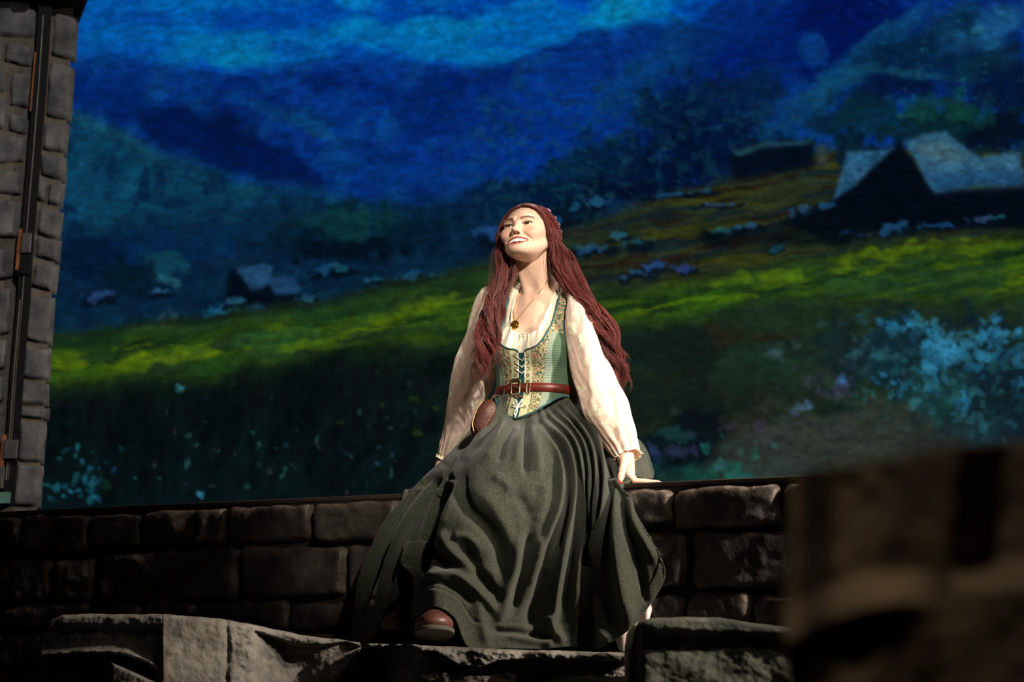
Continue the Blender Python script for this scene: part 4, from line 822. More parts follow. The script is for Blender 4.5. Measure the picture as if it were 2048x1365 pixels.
for k in range(-6, 7):
    xc = k * .0047; xw = .0049; yy = .0905 - 13.5 * xc * xc; hh = .0155 - .0012 * abs(k); zz2 = float(MZU(xc)) + .001 - hh / 2
    n1 = np.array([27 * xc, 1, 0]); n1 /= np.linalg.norm(n1); t1 = np.array([n1[1], -n1[0], 0])
    bx = [fr_h(np.array([xc, yy, zz2]) + t1 * a * xw / 2 * .97 + n1 * (b_ * .002) + np.array([0, 0, c_ * hh / 2])) for a in (-1, 1) for b_ in (-1, 1) for c_ in (-1, 1)]
    mt_.add(bx, [[0, 1, 3, 2], [4, 6, 7, 5], [0, 4, 5, 1], [2, 3, 7, 6], [0, 2, 6, 4], [1, 5, 7, 3]])
mt_.build('teeth', teeth_m, body, False, bevel=.0008)

# ------------------------------------------------------------------ blouse and bodice: shells over the torso
def shell(name, off, thick, region, h, material, wav=None, colf=None, lo=(-.21, -.17, -.14), hi=(.21, .17, .38)):
    """cloth shell: torso offset, cut to region(q) < 0, made in the torso frame"""
    g, o_ = sgrid(lo, hi, h); gc = g[::4, ::4, ::4]; d = np.repeat(np.repeat(np.repeat(torso(gc), 4, 0), 4, 1), 4, 2)[:g.shape[0], :g.shape[1], :g.shape[2]].astype(np.float32).copy()
    near = np.abs(d - off) < .03; q = g[near]; dd = torso(q)
    if wav is not None: dd = dd - wav(q)
    dd = smax(np.abs(dd - off) - thick, region(q), .0015)
    d[~near] = .05; d[near] = dd; V, Fq = surface_nets(d, o_, h)
    Vw = fr_t(V); Fq = Fq[:, ::-1] if np.linalg.det(TB) < 0 else Fq
    return mk(name, Vw, Fq, material, person, True, colf(V) if colf else None), V
def mirror(pl): return pl + [(-x, z) for x, z in pl[::-1]]
scoop = mirror([(0, .158), (.022, .159), (.040, .168), (.051, .186), (.056, .212), (.060, .245), (.066, .30), (.072, .40)])
cream = mat('blouse_cream_voile', [(228, 218, 190), (242, 234, 212)], rough=.75, scale=60, sheen=.2, bump=.25, bscale=300, bdist=.001)
def reg_blouse(q):
    d = -sd_poly(q[..., 0], q[..., 2], scoop); d = np.maximum(d, np.abs(q[..., 0]) - .150); d = np.maximum(d, -(q[..., 2] + .02))
    return d
def wav_blouse(q):
    a = np.arctan2(q[..., 0], q[..., 1] + .06); e = sd_poly(q[..., 0], q[..., 2], scoop); w = np.exp(-np.clip(e, 0, 1) / .022)
    rr = .0022 * w * np.sin(a * 62 + 2 * np.sin(a * 9)) + .0016 * np.sin(a * 34 + 3 * np.sin(q[..., 2] * 30)) + .0022 * np.exp(-((e - .003) / .0035) ** 2); return rr
blouse, _ = shell('blouse', .005, .0022, reg_blouse, .0024, cream, wav_blouse)
# bodice
top_half = [(0, .098), (.012, .099), (.018, .106), (.042, .110), (.064, .120), (.078, .138), (.086, .166), (.089, .21), (.092, .30), (.094, .40), (.124, .40), (.122, .30), (.118, .25), (.116, .20), (.124, .165), (.150, .140), (.24, .135)]
bot_half = [(.24, -.018), (.15, -.020), (.115, -.034), (.085, -.064), (.055, -.090), (.025, -.106), (0, -.113)]
half = top_half + bot_half
bod_poly = half + [(-x, z) for x, z in half[::-1] if x > 0]
def reg_bodice(q): return sd_poly(q[..., 0], q[..., 2], bod_poly)
teal = lin((26, 70, 72))
def bodice_col(V):
    x = np.abs(V[:, 0]); z = V[:, 2]; c = np.tile(lin((182, 184, 144)), (len(V), 1))
    k = 1 + .8 * np.clip(z - .0, -.1, .14)                                     # panels spread upwards
    fl = x > .036 * (1 + .5 * np.clip(z, -.1, .15)); c[fl] = lin((190, 182, 140))
    gs = x > .070 * k + .17 * np.clip(z - .03, 0, .12); c[gs] = lin((132, 146, 130)); gn = x > .090 * k + .10 * np.clip(z - .03, 0, .12); c[gn] = lin((74, 98, 76))
    st = (x > .084) & (z > .165); c[st] = lin((190, 182, 140))
    pl = x < .0105 + .003 * sstep(.09, .12, z); c[pl] = teal
    return c
bm_, nt, b = nodes('bodice_patchwork'); N = nt.nodes; L = nt.links
at = N.new('ShaderNodeAttribute'); at.attribute_name = 'Col'; ap = N.new('ShaderNodeAttribute'); ap.attribute_name = 'floral'; aq = N.new('ShaderNodeAttribute'); aq.attribute_name = 'quilt'
tc = N.new('ShaderNodeTexCoord')
vo = N.new('ShaderNodeTexVoronoi'); vo.inputs['Scale'].default_value = 150; L.new(tc.outputs['Object'], vo.inputs['Vector'])
nz = N.new('ShaderNodeTexNoise'); nz.inputs['Scale'].default_value = 190; nz.inputs['Detail'].default_value = 3; nz.inputs['Distortion'].default_value = 1.5; L.new(tc.outputs['Object'], nz.inputs['Vector'])
hue = N.new('ShaderNodeValToRGB'); L.new(vo.outputs['Color'], hue.inputs[0]); hue.color_ramp.interpolation = 'CONSTANT'; e = hue.color_ramp.elements
e[0].position = 0; e[0].color = (*lin((34, 62, 58)), 1); e[1].position = .35; e[1].color = (*lin((92, 96, 52)), 1)
for pp, cc_ in ((.55, (160, 92, 84)), (.7, (44, 70, 78)), (.85, (110, 84, 46))): x_ = e.new(pp); x_.color = (*lin(cc_), 1)
ms = N.new('ShaderNodeValToRGB'); L.new(nz.outputs['Fac'], ms.inputs[0]); ms.color_ramp.elements[0].position = .44; ms.color_ramp.elements[1].position = .50
mm_ = N.new('ShaderNodeMath'); mm_.operation = 'MULTIPLY'; L.new(ms.outputs[0], mm_.inputs[0]); L.new(ap.outputs['Fac'], mm_.inputs[1])
mx = N.new('ShaderNodeMix'); mx.data_type = 'RGBA'; L.new(mm_.outputs[0], mx.inputs['Factor']); L.new(at.outputs['Color'], mx.inputs['A']); L.new(hue.outputs[0], mx.inputs['B']); L.new(mx.outputs['Result'], b.inputs['Base Color'])
wv = N.new('ShaderNodeTexWave'); wv.bands_direction = 'Z'; wv.inputs['Scale'].default_value = 62; wv.inputs['Distortion'].default_value = 2; wv.inputs['Detail Scale'].default_value = 8; L.new(tc.outputs['Object'], wv.inputs['Vector'])
hm_ = N.new('ShaderNodeMath'); hm_.operation = 'MULTIPLY'; L.new(wv.outputs['Fac'], hm_.inputs[0]); L.new(aq.outputs['Fac'], hm_.inputs[1])
bp = N.new('ShaderNodeBump'); bp.inputs['Strength'].default_value = .6; bp.inputs['Distance'].default_value = .002; L.new(hm_.outputs[0], bp.inputs['Height']); L.new(bp.outputs[0], b.inputs['Normal'])
b.inputs['Roughness'].default_value = .7; b.inputs['Specular IOR Level'].default_value = .25
bodice, VB = shell('bodice', .0115, .003, reg_bodice, .0024, bm_, None, bodice_col)
x = np.abs(VB[:, 0]); z = VB[:, 2]; cb = bodice_col(VB)
flo = (np.abs(cb - lin((190, 182, 140))).sum(1) < .01).astype(np.float32); qui = ((np.abs(cb - lin((132, 146, 130))).sum(1) < .01) | (np.abs(cb - lin((74, 98, 76))).sum(1) < .01)).astype(np.float32)
for nm, vv in (('floral', flo), ('quilt', qui)):
    a = bodice.data.attributes.new(nm, 'FLOAT', 'POINT'); a.data.foreach_set('value', vv)
def front(x, z, off):
    """points of the torso front offset surface at torso-frame (x, z)"""
    x = np.asarray(x, float); z = np.asarray(z, float); lo_ = np.full(x.shape, -.02); hi_ = np.full(x.shape, .25)
    for _ in range(34):
        m_ = (lo_ + hi_) / 2; d = torso(np.stack([x, m_, z], -1)) - off; lo_ = np.where(d < 0, m_, lo_); hi_ = np.where(d < 0, hi_, m_)
    return fr_t(np.stack([x, (lo_ + hi_) / 2, z], -1))
def fcurve(pts, n, off): p = even(crom(pts, n * 2), n); return front(p[:, 0], p[:, 1], off)
teal_m = mat('teal_binding', [(20, 62, 64), (34, 84, 84)], rough=.6, scale=80, sheen=.3)
tb = top_half[:10]
for s in (1, -1):
    MB().add(*tube(fcurve([(s * a, c) for a, c in tb[1:8]] + [(s * .0910, .29)], 70, .0135), .0048, 6, flat=.6)).build('neck_binding', teal_m, bodice)
    MB().add(*tube(fcurve([(s * .1200, .296), (s * .1180, .25), (s * .1155, .20), (s * .1235, .166)], 30, .0135), .0046, 6, flat=.6)).build('armhole_binding', teal_m, bodice)
mb2 = MB(); mb2.add(*tube(fcurve([(-.125, -.030)] + [(-a, c) for a, c in bot_half[2:]] + [(a, c) for a, c in bot_half[2:-1][::-1]] + [(.128, -.027)], 110, .0135), .0050, 6, flat=.6)); mb2.build('hem_binding', teal_m, bodice)
for s in (1, -1):
    mb2 = MB(); mb2.add(*tube(fcurve([(s * .0125, .098), (s * .0120, .06), (s * .012, .02)], 24, .0140), .0022, 6)); mb2.build('placket_edge', cream, bodice)
lace_m = mat('lace_cord', [(226, 218, 190), (240, 234, 212)], rough=.7, scale=150); eyelet_m = mat('eyelet_brass', [(70, 54, 38), (112, 90, 62)], rough=.35, scale=60, metal=.8)
zl_ = [.088, .068, .048, .028]
def ring_at(x, z, r, w, name, m_, par, off=.0145):
    t = np.linspace(0, 2 * math.pi, 17); p = front(x + r * np.cos(t), z + r * np.sin(t), off); mbq = MB(); mbq.add(*tube(p, w, 6)); mbq.build(name, m_, par)
dark_m = mat('eyelet_hole', [(16, 14, 12)], rough=.9)
for s in (1, -1):
    for k, z in enumerate(zl_ + [-.075]):
        ring_at(s * .0225, z, .0040, .0012, 'eyelet', eyelet_m, bodice)
for k, z in enumerate(zl_[:3] + [-.062]):
    for s in (1, -1):
        c = fcurve([(s * .0220, z), (s * .011, z - .008), (s * .0, z - .015 - .002 * s)], 12, .0165); mbq = MB(); mbq.add(*tube(c, .0024, 6, flat=.6)); mbq.build('lace', lace_m, bodice)
for c in ([(.0, -.078), (-.004, -.09), (-.003, -.104)], [(.001, -.078), (.003, -.092), (.0, -.110)], [(-.018, -.074), (0, -.078), (.02, -.073)], [(-.012, -.05), (-.004, -.064), (.0, -.078)], [(.012, -.05), (.005, -.064), (0, -.078)]):
    mbq = MB(); mbq.add(*tube(fcurve(c, 12, .0175), .0022, 6)); mbq.build('lace', lace_m, bodice)
# gathered neckline bow knot
mbq = MB(); mbq.add(*tube(fcurve([(-.008, .158), (-.003, .163), (0, .158), (.004, .163), (.009, .157)], 14, .011), .0022, 6)); mbq.add(*tube(fcurve([(0, .158), (.001, .150)], 6, .011), .0016, 6)); mbq.build('neck_tie', cream, blouse)

# ------------------------------------------------------------------ belt
leather = mat('belt_leather', [(74, 23, 15), (104, 34, 22)], rough=.38, scale=30, spec=.5, bump=.1, bscale=120)
def ring_pts(zf, off, n=140):
    th = np.linspace(0, 2 * math.pi, n, endpoint=False); dx = np.sin(th); dy = np.cos(th); lo_ = np.zeros(n); hi_ = np.full(n, .3)
    for _ in range(34):
        m_ = (lo_ + hi_) / 2; x_ = dx * m_; d = torso(np.stack([x_, dy * m_, zf(x_)], -1)) - off; lo_ = np.where(d < 0, m_, lo_); hi_ = np.where(d < 0, hi_, m_)
    r = (lo_ + hi_) / 2; return np.stack([dx * r, dy * r, zf(dx * r)], -1)
zb_ = lambda s: (lambda x_: -.012 + .045 * x_ + s)
prof = [(.0135, .0145), (.0185, .0130), (.0190, 0), (.0185, -.0130), (.0135, -.0145)]
Vb = np.stack([fr_t(ring_pts(zb_(s), o_)) for o_, s in prof], 1); belt = mk('belt', Vb.reshape(-1, 3), grid_faces(140, len(prof), True), leather, person)
brass = mat('buckle_brass', [(96, 78, 58), (150, 128, 98)], rough=.35, scale=50, metal=.85)
def loopm(x0, x1, z0, z1, w, name, off=.0215):
    c = [(x0, z0), ((x0 + x1) / 2, z0 - .002), (x1, z0), (x1 + .001, (z0 + z1) / 2), (x1, z1), ((x0 + x1) / 2, z1 + .002), (x0, z1), (x0 - .001, (z0 + z1) / 2), (x0, z0)]
    p = crom(c, 60); mbq = MB(); mbq.add(*tube(front(p[:, 0], p[:, 1], off), w, 6)); return mbq.build(name, brass, belt)
loopm(-.030, -.002, -.034, .012, .0030, 'buckle'); loopm(.0245, .0325, -.030, .008, .0022, 'keeper', .0215)
mbq = MB(); mbq.add(*tube(fcurve([(-.028, -.008), (-.015, -.012), (.002, -.020)], 10, .0225), .0018, 6)); mbq.build('buckle_prong', brass, belt)
mbq = MB()
for k in range(3): mbq.add(*tube(fcurve([(-.020 + .003 * k, -.030), (-.012 + .004 * k, -.042 - .002 * k), (.004 + .006 * k, -.040)], 10, .0205), .0020, 6))
mbq.build('buckle_ornament', brass, belt)

# ------------------------------------------------------------------ necklace
gold = mat('gold', [(150, 112, 40), (206, 164, 72)], rough=.25, scale=60, metal=.95)
skinf = lambda p: np.minimum(smin(torso(to_t(p)), neck(p), .022), 1)
cl = [(1096, 560), (1088, 572), (1070, 596), (1050, 620), (1031, 643)]; cr_ = [(1024, 572), (1025, 600), (1026, 620), (1029, 643)]
nl = []
for c in (cl, cr_):
    p = even(crom(c, 60), 46); nl.append(hit(p[:, 0], p[:, 1], .0016, skinf))
mbq = MB()
for q in nl: mbq.add(*tube(q, .0009, 5))
necklace = mbq.build('necklace', gold, person)
pc = hit(np.array([1030.0]), np.array([650.0]), .004, skinf)[0]
def disc(c, nrm, r, t, name, m_, par):
    nrm = nrm / np.linalg.norm(nrm); a = np.cross(nrm, [0, 0, 1]); a /= np.linalg.norm(a); b_ = np.cross(nrm, a); th = np.linspace(0, 2 * math.pi, 28, endpoint=False)
    pr = [(0, t), (r * .45, t * 1.0), (r * .62, t * .5), (r * .8, t * .9), (r, t * .6), (r, -t), (0, -t)]
    V = np.stack([c + np.outer(np.cos(th), a) * rr + np.outer(np.sin(th), b_) * rr + nrm * tt for rr, tt in pr], 1); return mk(name, V.reshape(-1, 3), grid_faces(28, len(pr), True), m_, par)
disc(pc, np.array([-.25, -1, .25]), .0145, .003, 'pendant', gold, necklace)

# ------------------------------------------------------------------ sleeves
def sleeve_mat():
    m_, nt, b = nodes('sleeve_sheer_lace'); N = nt.nodes; L = nt.links; tc = N.new('ShaderNodeTexCoord')
    vo = N.new('ShaderNodeTexVoronoi'); vo.inputs['Scale'].default_value = 34; no = N.new('ShaderNodeTexNoise'); no.inputs['Scale'].default_value = 9; no.inputs['Detail'].default_value = 2
    nd = N.new('ShaderNodeTexNoise'); nd.inputs['Scale'].default_value = 45; ad = N.new('ShaderNodeVectorMath'); ad.operation = 'MULTIPLY_ADD'; ad.inputs[1].default_value = (.02, .02, .02)
    L.new(tc.outputs['Object'], nd.inputs['Vector']); L.new(nd.outputs['Color'], ad.inputs[0]); L.new(tc.outputs['Object'], ad.inputs[2]); L.new(ad.outputs[0], vo.inputs['Vector']); L.new(tc.outputs['Object'], no.inputs['Vector'])
    r1 = N.new('ShaderNodeValToRGB'); L.new(vo.outputs['Distance'], r1.inputs[0]); r1.color_ramp.elements[0].position = .40; r1.color_ramp.elements[0].color = (1, 1, 1, 1); r1.color_ramp.elements[1].position = .46; r1.color_ramp.elements[1].color = (0, 0, 0, 1)
    r2 = N.new('ShaderNodeValToRGB'); L.new(no.outputs['Fac'], r2.inputs[0]); r2.color_ramp.elements[0].position = .46; r2.color_ramp.elements[1].position = .50
    mu = N.new('ShaderNodeMath'); mu.operation = 'MULTIPLY'; L.new(r1.outputs[0], mu.inputs[0]); L.new(r2.outputs[0], mu.inputs[1])
    mx = N.new('ShaderNodeMix'); mx.data_type = 'RGBA'; L.new(mu.outputs[0], mx.inputs['Factor']); mx.inputs['A'].default_value = (*lin((238, 212, 196)), 1); mx.inputs['B'].default_value = (*lin((246, 242, 212)), 1)
    L.new(mx.outputs['Result'], b.inputs['Base Color']); b.inputs['Roughness'].default_value = .7; b.inputs['Sheen Weight'].default_value = .25; b.inputs['Specular IOR Level'].default_value = .2
    tr = N.new('ShaderNodeBsdfTranslucent'); L.new(mx.outputs['Result'], tr.inputs['Color']); ms = N.new('ShaderNodeMixShader'); ms.inputs[0].default_value = .25
    L.new(b.outputs[0], ms.inputs[1]); L.new(tr.outputs[0], ms.inputs[2]); L.new(ms.outputs[0], N['Material Output'].inputs[0])
    bp = N.new('ShaderNodeBump'); bp.inputs['Strength'].default_value = .35; bp.inputs['Distance'].default_value = .003; L.new(mu.outputs[0], bp.inputs['Height']); L.new(bp.outputs[0], b.inputs['Normal'])
    return m_
sl_m = sleeve_mat()
def sleeve(path, widths, depths, seed, fold=1.0):
    """path px,py,Y ; widths = half width in px across the picture ; depths = half depth in m"""
    C = np.array([P(*a) for a in path]); n = 130; Cs = crom(C, n); k = np.linspace(0, 1, len(path)); t = np.linspace(0, 1, n)
    W = np.interp(t, k, np.array(widths)) / 640.; D = np.interp(t, k, depths)
    for _ in range(6): W[1:-1] = (W[:-2] + W[1:-1] * 2 + W[2:]) / 4; D[1:-1] = (D[:-2] + D[1:-1] * 2 + D[2:]) / 4
    T_ = np.gradient(Cs, axis=0); T_ /= np.linalg.norm(T_, axis=1)[:, None]
    bk = np.array([0, 1.0, 0]); S_ = np.cross(T_, bk); S_ /= np.linalg.norm(S_, axis=1)[:, None]; B_ = np.cross(S_, T_)
    m_ = 96; th = np.linspace(0, 2 * math.pi, m_, endpoint=False); TT, AA = np.meshgrid(t, th, indexing='ij')
    # soft drape folds: spiralling ridges, gathered at shoulder and cuff
    f1 = np.sin(AA * 3 + TT * 9 + seed) * .035 + np.sin(AA * 2 - TT * 13 + seed * 2) * .045 + np.sin(AA * 5 + TT * 5 + seed) * .02
    fz = fbm2(np.cos(AA) * 1.3 + TT * 2.5 + seed, np.sin(AA) * 1.3 + TT * 5, int(seed * 10), 3) - .5
    g1 = np.exp(-TT / .10) * np.sin(AA * 17 + seed) * .05 + np.exp(-(1 - TT) / .14) * np.sin(AA * 15 + 3 * np.sin(AA * 2)) * .09
    rid = -np.abs(np.sin(AA * 1.5 + TT * 7 + seed * 1.7 + fz * 3)) ** .7 * .09 * sstep(0, .2, TT)
    R = 1 + fold * (f1 + .28 * fz + g1 + rid + .06)
    V = Cs[:, None] + (np.cos(AA) * R * W[:, None])[..., None] * S_[:, None] + (np.sin(AA) * R * D[:, None])[..., None] * B_[:, None]
    return V, grid_faces(m_, n, True), n, m_
def add_sleeve(path, widths, depths, seed, cuff, fold=1.0):
    V, _, n, m_ = sleeve(path, widths, depths, seed, fold)
    o = mk('sleeve', V.transpose(1, 0, 2).reshape(-1, 3), grid_faces(m_, n, True), sl_m, person); fixn(o)
    if cuff:                                                    # frill below the elastic
        c = V[-1].mean(0); d0 = V[-1] - V[-8]; d0 = d0.mean(0); d0 /= np.linalg.norm(d0); ang = np.linspace(0, 2 * math.pi, m_, endpoint=False); rows = []
        for s_, rr in ((0, 1.0), (.004, .93), (.009, 1.02), (.014, 1.14)):
            rows.append(c + (V[-1] - c) * (rr + (.06 * np.sin(ang * 13) * (s_ / .014)))[:, None] + (s_ + .002 * np.sin(ang * 13 + 1) * (s_ / .014))[:, None] * d0)
        mk('cuff', np.stack(rows, 1).reshape(-1, 3), grid_faces(m_, 4, True), cream, o)
    return o
add_sleeve([(1143, 566, 7.075), (1152, 600, 7.04), (1162, 655, 7.01), (1175, 720, 7.0), (1198, 785, 6.975), (1223, 838, 6.94), (1244, 884, 6.905), (1253, 908, 6.885)],
           [12, 19, 31, 35, 39, 45, 38, 25], [.030, .046, .056, .058, .060, .062, .056, .036], 1.3, True)
add_sleeve([(982, 580, 7.17), (975, 608, 7.19), (966, 665, 7.21), (956, 720, 7.24), (940, 780, 7.27), (922, 835, 7.30), (904, 880, 7.33), (893, 910, 7.35)],
           [14, 26, 36, 42, 42, 36, 24, 16], [.030, .048, .056, .058, .058, .052, .044, .030], 4.1, True)
# ------------------------------------------------------------------ skirt
wool = mat('green_wool', [(33, 37, 30), (53, 57, 47), (75, 78, 67)], rough=.95, scale=240, detail=6, spec=.06, sheen=.18, bump=.8, bscale=380, bdist=.003)
cols_ = [
 [(1008, 790, 7.20), (950, 858, 7.27), (892, 915, 7.30), (850, 955, 7.32), (838, 968, 7.33), (828, 975, 7.34)],
 [(1006, 791, 7.19), (950, 855, 7.25), (890, 921, 7.24), (848, 968, 7.21), (818, 1010, 7.20), (800, 1045, 7.20)],
 [(1004, 793, 7.18), (950, 852, 7.22), (885, 926, 7.17), (805, 1003, 7.14), (742, 1120, 7.16), (700, 1280, 7.14)],
 [(1001, 798, 7.14), (948, 866, 7.13), (872, 950, 7.07), (800, 1060, 7.04), (752, 1180, 7.04), (724, 1284, 7.02)],
 [(999, 802, 7.11), (946, 874, 7.08), (876, 968, 7.00), (815, 1090, 6.99), (775, 1190, 6.97), (744, 1282, 6.94)],
 [(998, 806, 7.08), (944, 880, 7.04), (880, 978, 6.99), (836, 1080, 7.00), (800, 1160, 6.99), (766, 1226, 6.96)],
 [(998, 811, 7.05), (941, 886, 6.99), (878, 986, 6.96), (848, 1070, 7.00), (840, 1125, 7.02), (834, 1166, 7.02)],
 [(1000, 817, 7.04), (942, 887, 6.92), (888, 985, 6.84), (848, 1095, 6.82), (832, 1170, 6.80), (823, 1236, 6.78)],
 [(1009, 828, 7.025), (962, 890, 6.84), (918, 985, 6.76), (882, 1090, 6.74), (866, 1160, 6.70), (866, 1214, 6.665)],
 [(1021, 838, 7.01), (995, 885, 6.80), (960, 985, 6.725), (930, 1095, 6.71), (918, 1180, 6.69), (908, 1236, 6.665)],
 [(1034, 844, 7.0), (1026, 885, 6.79), (1005, 985, 6.73), (980, 1100, 6.72), (960, 1210, 6.70), (938, 1296, 6.675)],
 [(1047, 845, 7.0), (1056, 888, 6.81), (1056, 985, 6.76), (1036, 1100, 6.755), (1018, 1210, 6.73), (1008, 1297, 6.70)],
 [(1060, 841, 7.0), (1086, 888, 6.84), (1102, 985, 6.79), (1102, 1100, 6.78), (1098, 1210, 6.765), (1088, 1299, 6.74)],
 [(1080, 832, 7.005), (1114, 888, 6.87), (1142, 985, 6.80), (1152, 1100, 6.775), (1150, 1210, 6.77), (1136, 1294, 6.76)],
 [(1095, 824, 7.01), (1140, 888, 6.89), (1172, 985, 6.82), (1182, 1100, 6.83), (1178, 1210, 6.85), (1166, 1297, 6.87)],
 [(1110, 815, 7.02), (1162, 888, 6.90), (1197, 985, 6.80), (1212, 1100, 6.765), (1212, 1210, 6.75), (1204, 1294, 6.74)],
 [(1125, 806, 7.03), (1184, 888, 6.91), (1222, 985, 6.785), (1244, 1100, 6.725), (1250, 1195, 6.705), (1246, 1270, 6.69)],
 [(1138, 798, 7.05), (1200, 885, 6.93), (1238, 972, 6.795), (1272, 1085, 6.72), (1284, 1170, 6.70), (1284, 1234, 6.685)],
 [(1148, 791, 7.07), (1212, 882, 6.95), (1246, 962, 6.825), (1290, 1065, 6.735), (1313, 1105, 6.71), (1332, 1138, 6.70)],
 [(1151, 789, 7.09), (1222, 880, 6.98), (1248, 950, 6.875), (1256, 985, 6.82), (1262, 1020, 6.81), (1268, 1050, 6.805)],
 [(1152, 787, 7.10), (1232, 875, 7.01), (1258, 925, 6.95), (1266, 945, 6.92), (1262, 957, 6.905), (1260, 962, 6.90)],
 [(1153, 786, 7.13), (1244, 866, 7.07), (1278, 900, 7.03), (1292, 930, 7.01), (1298, 948, 7.00), (1300, 958, 6.99)],
 [(1152, 784, 7.17), (1248, 856, 7.14), (1282, 890, 7.12), (1295, 922, 7.11), (1300, 945, 7.11), (1301, 957, 7.11)],
 [(1130, 780, 7.21), (1190, 850, 7.28), (1220, 900, 7.33), (1235, 930, 7.34), (1242, 950, 7.34), (1244, 960, 7.34)],
 [(1075, 778, 7.225), (1072, 850, 7.34), (1070, 900, 7.39), (1068, 935, 7.40), (1066, 955, 7.40), (1066, 966, 7.40)],
 [(1025, 784, 7.215), (990, 850, 7.33), (950, 900, 7.37), (925, 940, 7.38), (915, 955, 7.39), (910, 966, 7.39)]]
NU, NV = 620, 240
for c in cols_:                                                        # waistband runs up under the bodice
    x_, y_, d_ = c[0]; c[0] = (1075 + (x_ - 1075) * .98, y_ - 4, 7.12 + (d_ - 7.12) * .97); c.insert(0, (1075 + (x_ - 1075) * .84, y_ - 36, 7.12 + (d_ - 7.12) * .72))
cc3 = np.array([[P(*p) for p in c] for c in cols_])
# sample each column by smooth spline, then across columns (closed)
colS = np.stack([crom(c, NV) for c in cc3], 0)                        # (ncol, NV, 3)
# seat cloth may not sink into the wall: lift back rows to the wall top
kx = len(cols_); per = np.concatenate([colS[-3:], colS, colS[:4]], 0)
u = np.linspace(0, kx, NU, endpoint=False); iu = np.floor(u).astype(int); fu = (u - iu)[:, None, None]
p0 = per[iu + 2]; p1 = per[iu + 3]; p2 = per[iu + 4]; p3 = per[iu + 5]
SK_ = .5 * ((2 * p1) + (-p0 + p2) * fu + (2 * p0 - 5 * p1 + 4 * p2 - p3) * fu ** 2 + (-p0 + 3 * p1 - 3 * p2 + p3) * fu ** 3)
wallside = lambda p: (p - WA) @ WN                                      # > 0 in front of the wall front plane
